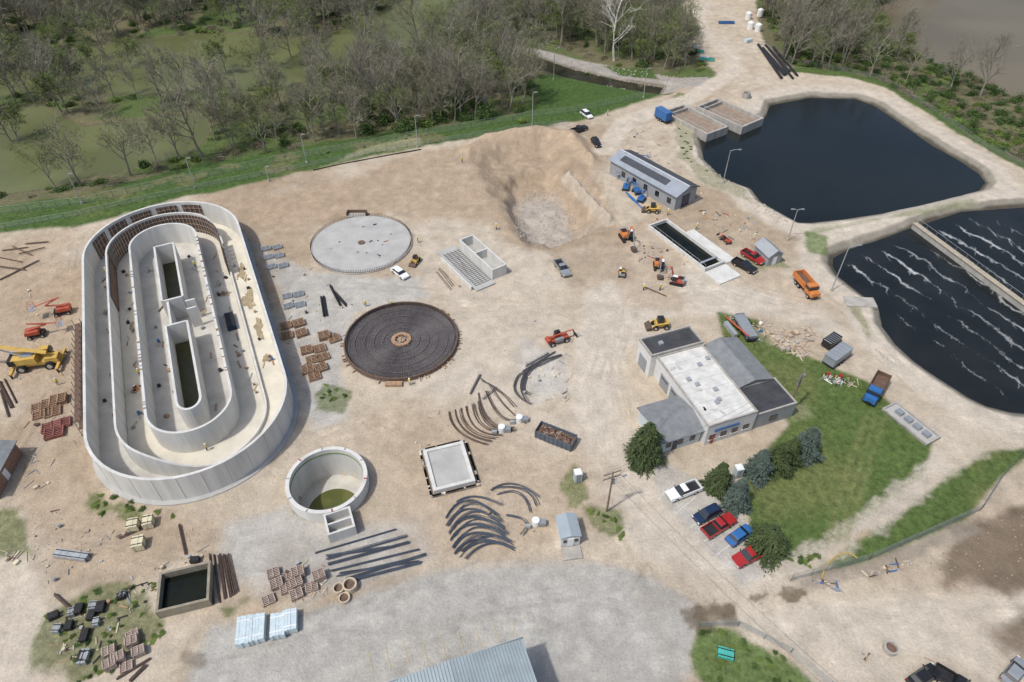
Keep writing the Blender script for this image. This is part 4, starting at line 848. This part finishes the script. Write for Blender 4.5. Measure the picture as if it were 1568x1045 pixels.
def lamp(u,v,h=10,ang=0,arm=2.0,double=False):
    x,y=G(u,v); b=MB(); b.tube([(0,0,0),(0,0,h)],.13,STEEL,8,.08); b.prism(circ(.3,10),-.1,.5,CONO)
    for s in ((1,-1) if double else (1,)): b.tube([(0,0,h-.1),(s*arm*.5,0,h+.25),(s*arm,0,h+.3)],.06,STEEL,5); b.box((s*(arm+.3),0,h+.28),(.8,.35,.16),GREYP,tx=.8,ty=.8)
    b.obj('street_lamp',(x,y,gz(x,y)),math.radians(ang))
for t in ((1107,280,9,0),(1206,368,8,0,.8,True),(1273,445,11,10),(640,226,9,0,.6),(300,288,8,0,.6),(815,196,10,0,.6),(126,312,8,0,.6),(848,112,10,20,1.2),(470,250,8,0,.5),(985,150,9,0,.8),(412,278,4,0,.4)): lamp(*t)
def upole(u,v,h=11,ang=0,guys=True):
    x,y=G(u,v); b=MB(); b.tube([(0,0,-.1),(0,0,h)],.17,POLEW,8,.11)
    for z in (h-.5,h-1.6): b.box((0,.16,z),(2.8,.12,.14),POLEW)
    for z in (h-.4,h-1.5):
        for xx in (-1.2,-.5,.5,1.2): b.tube([(xx,.16,z),(xx,.16,z+.25)],.05,GREYP,6)
    b.tube([(.35,.1,h-3.1),(.35,.1,h-2.2)],.26,GREYP,10)
    b.tube([(0,0,h-2.2),(1.8,.1,h-2.0)],.05,STEEL,4); b.box((2.1,.1,h-2.02),(.7,.3,.14),GREYP)
    if guys: b.tube([(0,0,h-1),(-3,4,0)],.02,STEEL,3); b.tube([(0,0,h-1),(4.5,2.5,0)],.02,STEEL,3)
    b.obj('utility_pole',(x,y,0),math.radians(ang)); return x,y
u1=upole(929,783,10,20); u2=upole(1207,628,9,50,False)
def wire(a,b_,mb,sag=.8):
    mb.tube([(a[0]+(b_[0]-a[0])*t,a[1]+(b_[1]-a[1])*t,a[2]+(b_[2]-a[2])*t-sag*4*t*(1-t)) for t in [i/12 for i in range(13)]],.018,BLK,3)
b=MB(); e=G(1100,955,0)
for k in (-1,1): wire((u1[0]+k,u1[1],9.6),(u2[0]+k*.7,u2[1],8.6),b); wire((u1[0]+k,u1[1],9.6),(e[0]+12+k,e[1]-16,10),b,1.2)
wire((u1[0],u1[1],7),(ox-5,oy+4,4),b,.4); b.obj('overhead_wires')
b=MB(); LN=M('worn_line_paint',(.58,.57,.53),.8,.2,2)
for (a,c) in (((1010,763),(1030,742)),((1040,782),(1060,766)),((1062,805),(1085,790)),((1085,825),(1105,812)),((1104,845),(1122,832)),((1108,868),(1130,857))):
    x,y,an,l=ctr(a,c); b.box((x,y,gz(x,y)+.05),(4.5,.12,.02),LN,rz=an)
b.obj('parking_bay_markings')
b=MB(); YL=M('worn_yellow_line_paint',(.46,.38,.23),.85,.15,2)
for i in range(9):
    x,y,an,l=ctr((560+i*28,985-i*4),(572+i*28,1035-i*6)); b.box((x,y,gz(x,y)+.04),(3.4,.10,.02),YL,rz=an)
b.obj('lot_line_markings')
b=MB(); b.tube([(*G(*q_),.2) for q_ in ((1258,885),(1262,872),(1270,860),(1280,852),(1292,848),(1304,850),(1312,856))],.08,YEL,6); b.obj('yellow_gas_hose')
# ---------- people ----------
def worker_mesh(k):
    V=[(0,0,.95),(0,0,1.2),(0,0,1.45),(0,0,1.55),(0,.02,1.68),(-.1,0,.9),(-.12,.05*k,.5),(-.13,0,.08),(-.13,.13,.05),(.1,0,.9),(.12,-.08*k,.5),(.13,-.1*k,.08),(.13,.05,.05),(-.2,0,1.42),(-.27,.03,1.12),(-.25,.2*k,.9),(.2,0,1.42),(.27,.03,1.12),(.26,.12,.88)]
    E=[(0,1),(1,2),(2,3),(3,4),(0,5),(5,6),(6,7),(7,8),(0,9),(9,10),(10,11),(11,12),(2,13),(13,14),(14,15),(2,16),(16,17),(17,18)]
    R=[.14,.14,.15,.065,.105,.1,.07,.05,.045,.1,.07,.05,.045,.075,.05,.04,.075,.05,.04]
    me_=bpy.data.meshes.new('w'); me_.from_pydata(V,E,[]); o=link('w',me_); s=o.modifiers.new('s','SKIN')
    for i,r in enumerate(R): me_.skin_vertices[0].data[i].radius=(r,r)
    me_.skin_vertices[0].data[0].use_root=True; o.modifiers.new('ss','SUBSURF').levels=1
    dg=bpy.context.evaluated_depsgraph_get(); m2=bpy.data.meshes.new_from_object(o.evaluated_get(dg)); bpy.data.objects.remove(o)
    b=MB(); vs=[v.co.copy() for v in m2.vertices]
    for p in m2.polygons:
        z=p.center.z; xx=abs(p.center.x); m=SKIN if z>1.53 or (xx>.2 and z<1.1) else VEST if z>.95 else BLK if z<.12 else JEAN
        b.add([vs[i] for i in p.vertices],[tuple(range(len(p.vertices)))],m)
    for (hx,hy,hz) in (V[15],V[18]):
        for f in range(4): b.tube([(hx-.03+.02*f,hy+.02,hz-.03),(hx-.03+.02*f,hy+.04,hz-.09+.008*abs(f-1.5)),(hx-.03+.02*f,hy+.03,hz-.12)],.009,SKIN,5)
        b.tube([(hx+.03,hy+.03,hz-.01),(hx+.035,hy+.07,hz-.06)],.01,SKIN,5)
    b.box((0,.12,1.68),(.03,.04,.05),SKIN)
    b.tube([(0,0,1.72),(0,0,1.78),(0,0,1.84)],.14,WHT,12,.06); b.tube([(0,.02,1.715),(0,.02,1.735)],.17,WHT,12)
    o=b.obj('w2'); d_=o.data; bpy.data.objects.remove(o); return d_
wm=[worker_mesh(1),worker_mesh(-1)]
for i,(u,v,z) in enumerate([(222,590,.4),(215,575,.4),(300,410,.4),(165,420,.4),(708,250,None),(640,372,.0),(628,590,0),(600,470,.1),(985,445,0),(1010,445,0),(760,352,0),(930,178,0),(1022,330,0),(560,470,0),(318,690,.4),(90,590,0),(1066,352,0)]):
    x,y=G(u,v,z or 0); link('construction_worker',wm[i%2],(x,y,gz(x,y) if not z else z),random.random()*6,sc=1.0)
# ---------- vegetation ----------
BARK=M('grey_bark',(.255,.235,.19),.9,.35,.8); BARKW=M('pale_sycamore_bark',(.60,.57,.50),.9,.3,.8); TWIG=M('twigs',(.20,.185,.135),.9,.35,.15)
LG=M('spring_leaf_green',(.13,.185,.04),.7,.4,.4); LD=M('undergrowth_green',(.065,.11,.028),.7,.5,.5); LB=M('dry_brush',(.21,.185,.12),.9,.35,.5); BUD=M('budding_twigs',(.185,.205,.085),.9,.3,.3)
def rv(): 
    v=Vector((random.gauss(0,1),random.gauss(0,1),random.gauss(0,1))); return v.normalized()
def baretree(seed,h,bark,twig,leaf=None,nl=0,tw=6):
    random.seed(seed); b=MB(); TV=[];TF=[]
    def blade(p,d,l,w):
        s=d.cross(rv()).normalized()*w; o=len(TV); TV.extend([p-s,p+s,p+d*l]); TF.append((o,o+1,o+2))
    def br(p,d,l,r,lev):
        pts=[p]; dd=d.copy(); n=4 if lev<2 else 3
        for i in range(n):
            dd=(dd+rv()*.16+Vector((0,0,.07 if lev else .0))).normalized(); pts.append(pts[-1]+dd*l/n)
        b.tube(pts,r,bark,5 if lev==0 else 3,r*.45,cap=False)
        if lev==3 or (lev==2 and l<.8):
            for i in range(tw):
                q_=pts[random.randint(1,n)]; blade(q_,(dd+rv()*.8).normalized(),random.uniform(.5,1.3),.03)
            return
        k=[9,6,5][lev]
        for i in range(k):
            t=(.28 if lev==0 else .25)+(.72 if lev==0 else .75)*(i+random.random())/k; f=min(t*n,n-.01); q_=pts[int(f)].lerp(pts[int(f)+1],f-int(f))
            sd=rv(); sd=(sd-sd.dot(dd)*dd).normalized(); nd=(dd*.75+sd*random.uniform(.55,.95)).normalized()
            br(q_,nd,l*random.uniform(.42,.62)*(1.15-.35*t),r*(.55-.15*t),lev+1)
    br(Vector((0,0,-.3)),Vector((random.uniform(-.1,.1),random.uniform(-.1,.1),1)).normalized(),h*.8,h*.018,0)
    b.add(TV,TF,twig)
    if leaf:
        lv=[];lf=[]
        for i in range(nl):
            q_=Vector(random.choice(TV))+rv()*.3; s=random.uniform(.09,.2); a=rv()*s; c=a.cross(rv()).normalized()*s*.8; o=len(lv); lv+= [q_-a,q_+c,q_+a,q_-c]; lf.append((o,o+1,o+2,o+3))
        b.add(lv,lf,leaf)
    o=b.obj('t'); d_=o.data; bpy.data.objects.remove(o); return d_
def bush(seed,r,hh,mat,n=900,s0=.16):
    random.seed(seed); b=MB(); lv=[];lf=[]; cs=[(rv()*random.uniform(.3,1.1)) for _ in range(18)]
    for i in range(n):
        c=random.choice(cs); p=c*.7+rv()*random.uniform(.1,.5); p=Vector((p.x*r,p.y*r,abs(p.z)*hh)); s=random.uniform(.6,1.4)*s0; a=rv()*s; q_=a.cross(rv()).normalized()*s*.8; o=len(lv); lv+=[p-a,p+q_,p+a,p-q_]; lf.append((o,o+1,o+2,o+3))
    b.add(lv,lf,mat)
    for i in range(10): b.tube([(0,0,0),tuple(Vector(random.choice(lv)))],.04,TWIG,3,.015)
    o=b.obj('t'); d_=o.data; bpy.data.objects.remove(o); return d_
T=[baretree(11,18,BARK,TWIG),baretree(12,16,BARK,TWIG,BUD,500),baretree(13,20,BARK,TWIG),baretree(14,15,BARK,BUD,LG,1300),baretree(15,17,BARK,TWIG,BUD,1000),baretree(17,13,BARK,BUD,LG,2800)]
TW_=baretree(16,23,BARKW,TWIG,tw=4)
BU=[bush(21,2.2,2.0,LD),bush(22,1.8,1.6,LG),bush(23,2.4,1.8,LB,600,.12),bush(24,1.6,3.0,LB,500,.10),bush(25,2.6,3.0,LD,1000)]
random.seed(5)
wood=empty('distant_woodland'); brush=empty('woodland_undergrowth')
def scatter(n,region,exc,xr,yr,mind,fn,dens=None):
    xs_=RS.uniform(*xr,n);ys_=RS.uniform(*yr,n); k=sdf(region,xs_,ys_)<-2.0
    for P,mrg,keep in exc: k&=(sdf(P,xs_,ys_)>mrg)|(RS.rand(n)<keep)
    if dens is not None: k&=RS.rand(n)<dens(xs_,ys_)
    xs_=xs_[k];ys_=ys_[k];zs=hfun(xs_,ys_); cell={}
    for x,y,z in zip(xs_,ys_,zs):
        c=(int(x//mind),int(y//mind)); 
        if c in cell: continue
        cell[c]=1; fn(x,y,z)
GS=GP([(-300,380),(110,348),(480,262),(840,193),(985,155),(1040,140),(975,125),(860,100),(828,105),(820,150),(780,180),(600,198),(430,224),(310,236),(200,270),(100,292),(-300,320)])
RPZ=GP([(780,55),(830,60),(1000,98),(1100,112),(1085,140),(1000,145),(860,112),(780,90)])
PB=GP([(1330,40),(1420,80),(1520,110),(1800,180),(1800,420),(1568,262),(1340,130),(1290,110),(1310,70)])
def ptree(x,y,z):
    m=T[random.choices(range(6),[4,4,3,3,3,1.6])[0]]; s=random.uniform(.65,1.1); o=link('bare_tree',m,(x,y,z),random.random()*6.28,wood,sc=s)
dn=lambda x,y:np.clip(.5+2.0*fbm(x,y,34,40)+.5*ss(-60,-10,x),.05,1)
scatter(4400,WN,[(GS,1,0),(W1,1.0,.0),(W2,0,.12),(RPZ,1,0)],(-260,120),(125,340),5.8,ptree,dn)
RDX=GP([(1040,-60),(1050,60),(1130,125),(1200,130),(1190,60),(1130,-60)])
scatter(1600,WE,[(WB,3,0),(RDX,0,0),(PB,0,.05)],(90,300),(190,345),5.6,ptree)
def pbush(x,y,z):
    link('shrub',BU[random.choices(range(5),[3,3,4,3,2])[0]],(x,y,z-.1),random.random()*6.28,brush,sc=(random.uniform(.5,1.5),random.uniform(.5,1.5),random.uniform(.4,1.1)))
scatter(6500,WN,[(GS,0,.0),(W1,.5,0),(W2,0,.03),(RPZ,0,.05)],(-260,120),(125,330),3.0,pbush,lambda x,y:np.clip(.5+1.7*fbm(x,y,25,50),.05,1))
scatter(6000,WE,[(WB,.5,0),(RDX,0,0)],(90,300),(150,330),2.4,pbush)
for (u,v,s) in ((690,165,1.6),(745,190,1.3),(650,200,1.2),(620,205,1.3),(720,150,1.5),(800,200,.8),(70,90,2),(100,110,2),(250,95,1.7),(1400,90,1.2),(1360,85,1.2),(1450,115,1.1),(590,190,1.3),(560,205,1.1),(670,180,1.5),(705,180,1.4),(40,100,1.8)):
    x,y=G(u,v,-2.3); link('shrub',BU[random.choice([0,4,1])],(x,y,gz(x,y)),random.random()*6,brush,sc=s*1.3)
for (u,v,s) in ((940,95,1.0),(18,215,.75),(388,212,1.0),(265,165,.95),(540,185,.95),(160,180,.7),(735,35,1.0),(475,205,.8),(560,80,1),(345,180,.9),(430,160,.9)):
    x,y=G(u,v,-2.3); link('bare_tree',TW_ if u in(940,735) else T[(u//7)%3],(x,y,gz(x,y)),random.random()*6,sc=s)
for (u,v,s) in ((18,215,.9),(100,125,.9),(60,120,.9),(140,110,.8),(1330,60,.7),(1300,85,.7),(20,110,1),(190,100,.8)):
    x,y=G(u,v,-2.3); link('budding_tree',T[5],(x+2,y,gz(x,y)),random.random()*6,sc=s)
def conifer(seed,h,r,col_,wide=.8):
    random.seed(seed); b=MB(); b.tube([(0,0,-.2),(0,0,h*.95)],.22,BARK,7,.03)
    lv=[];lf=[]; n=int(230*h*.9)
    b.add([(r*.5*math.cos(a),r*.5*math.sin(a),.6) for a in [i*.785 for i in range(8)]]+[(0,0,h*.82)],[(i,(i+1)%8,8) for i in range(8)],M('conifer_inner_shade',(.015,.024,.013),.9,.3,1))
    ph=random.random()*6
    for i in range(n):
        t=random.random()**1.25; z=.3+t*(h-.5); a=random.random()*6.283
        lump=1+.18*math.sin(3*a+ph+z*1.3)+.14*math.sin(5*a+z*2.1)+.08*math.sin(9*a-z*3)
        rr=r*((1-t)**wide)*lump*random.uniform(.7,1.08)+.08
        base=Vector((rr*.35*math.cos(a),rr*.35*math.sin(a),z+.12*rr)); tip=Vector((rr*math.cos(a),rr*math.sin(a),z-.16*rr+random.uniform(-.1,.1)))
        for k in range(4):
            f=.4+.6*(k+random.random())/4; p=base.lerp(tip,f); L_=random.uniform(.2,.4); d=((tip-base).normalized()+rv()*.6).normalized()*L_; s=d.cross(Vector((0,0,1))+rv()*.4).normalized()*.10; o=len(lv)
            lv+=[p-s,p+s,p+d+s*.3,p+d-s*.3]; lf.append((o,o+1,o+2,o+3))
    b.add(lv,lf,col_); o=b.obj('t'); d_=o.data; bpy.data.objects.remove(o); return d_
CG=M('conifer_green',(.06,.085,.03),.75,.5,.8); CB=M('blue_spruce_green',(.08,.11,.09),.75,.4,.8)
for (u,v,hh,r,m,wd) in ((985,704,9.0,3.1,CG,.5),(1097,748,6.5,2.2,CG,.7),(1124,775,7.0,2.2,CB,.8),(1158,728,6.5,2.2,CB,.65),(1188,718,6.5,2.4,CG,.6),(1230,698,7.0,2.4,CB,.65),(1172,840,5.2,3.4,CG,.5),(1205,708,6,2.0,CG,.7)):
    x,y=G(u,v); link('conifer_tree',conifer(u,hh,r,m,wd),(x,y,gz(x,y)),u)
weeds=empty('weed_clumps'); random.seed(9)
for px,n in (([(75,945),(140,905),(235,890),(262,960),(215,1010),(110,1055)],60),([(490,585),(530,602),(520,622),(490,620)],10),([(125,745),(190,765),(270,792),(135,788)],16),([(900,780),(955,800),(955,830)],10),([(1040,165),(1065,250),(1150,300),(1040,240)],40),([(1070,955),(1200,1000),(1260,1060),(1080,1040)],24),([(1100,485),(1160,490),(1110,530)],16),([(0,290),(300,260),(640,205),(820,175),(640,215),(300,270)],60),([(1205,858),(1262,845),(1240,870)],10)):
    P=GP(px);A=np.array(P);xx=RS.uniform(A[:,0].min(),A[:,0].max(),n*4);yy=RS.uniform(A[:,1].min(),A[:,1].max(),n*4);k=sdf(P,xx,yy)<0
    for x,y in list(zip(xx[k],yy[k]))[:n]: link('weed_clump',BU[random.choice([0,1])],(x,y,gz(x,y)),random.random()*6,weeds,sc=(random.uniform(.15,.4),random.uniform(.15,.4),random.uniform(.08,.2)))
# ---------- light, sky, camera ----------
E=math.radians(60); sh=Vector((.82,.57)).normalized()
d=Vector((sh.x*math.cos(E),sh.y*math.cos(E),-math.sin(E)))
sl_=bpy.data.lights.new('sun','SUN'); sl_.energy=2.8; sl_.angle=math.radians(2.5); sl_.color=(1,.975,.93)
so=bpy.data.objects.new('sun',sl_); bpy.context.scene.collection.objects.link(so); so.rotation_euler=d.to_track_quat('-Z','Y').to_euler()
w=bpy.data.worlds.new('World'); bpy.context.scene.world=w; w.use_nodes=True; nt=w.node_tree
sk=nt.nodes.new('ShaderNodeTexSky'); sk.sky_type='NISHITA'; sk.sun_disc=False; sk.sun_elevation=E; sk.sun_rotation=math.atan2(-sh.x,-sh.y); sk.dust_density=3.0
bg=nt.nodes['Background']; bg.inputs[1].default_value=.145; nt.links.new(sk.outputs[0],bg.inputs[0])
cd=bpy.data.cameras.new('camera'); cd.lens=24; cd.sensor_width=36; cd.clip_end=8000; cd.clip_start=1
co=bpy.data.objects.new('camera',cd); bpy.context.scene.collection.objects.link(co); co.location=(0,0,H); co.rotation_euler=(math.radians(90)-PT,0,0)
bpy.context.scene.camera=co
s=bpy.context.scene.view_settings; s.view_transform='Standard'; s.look='None'; s.exposure=0
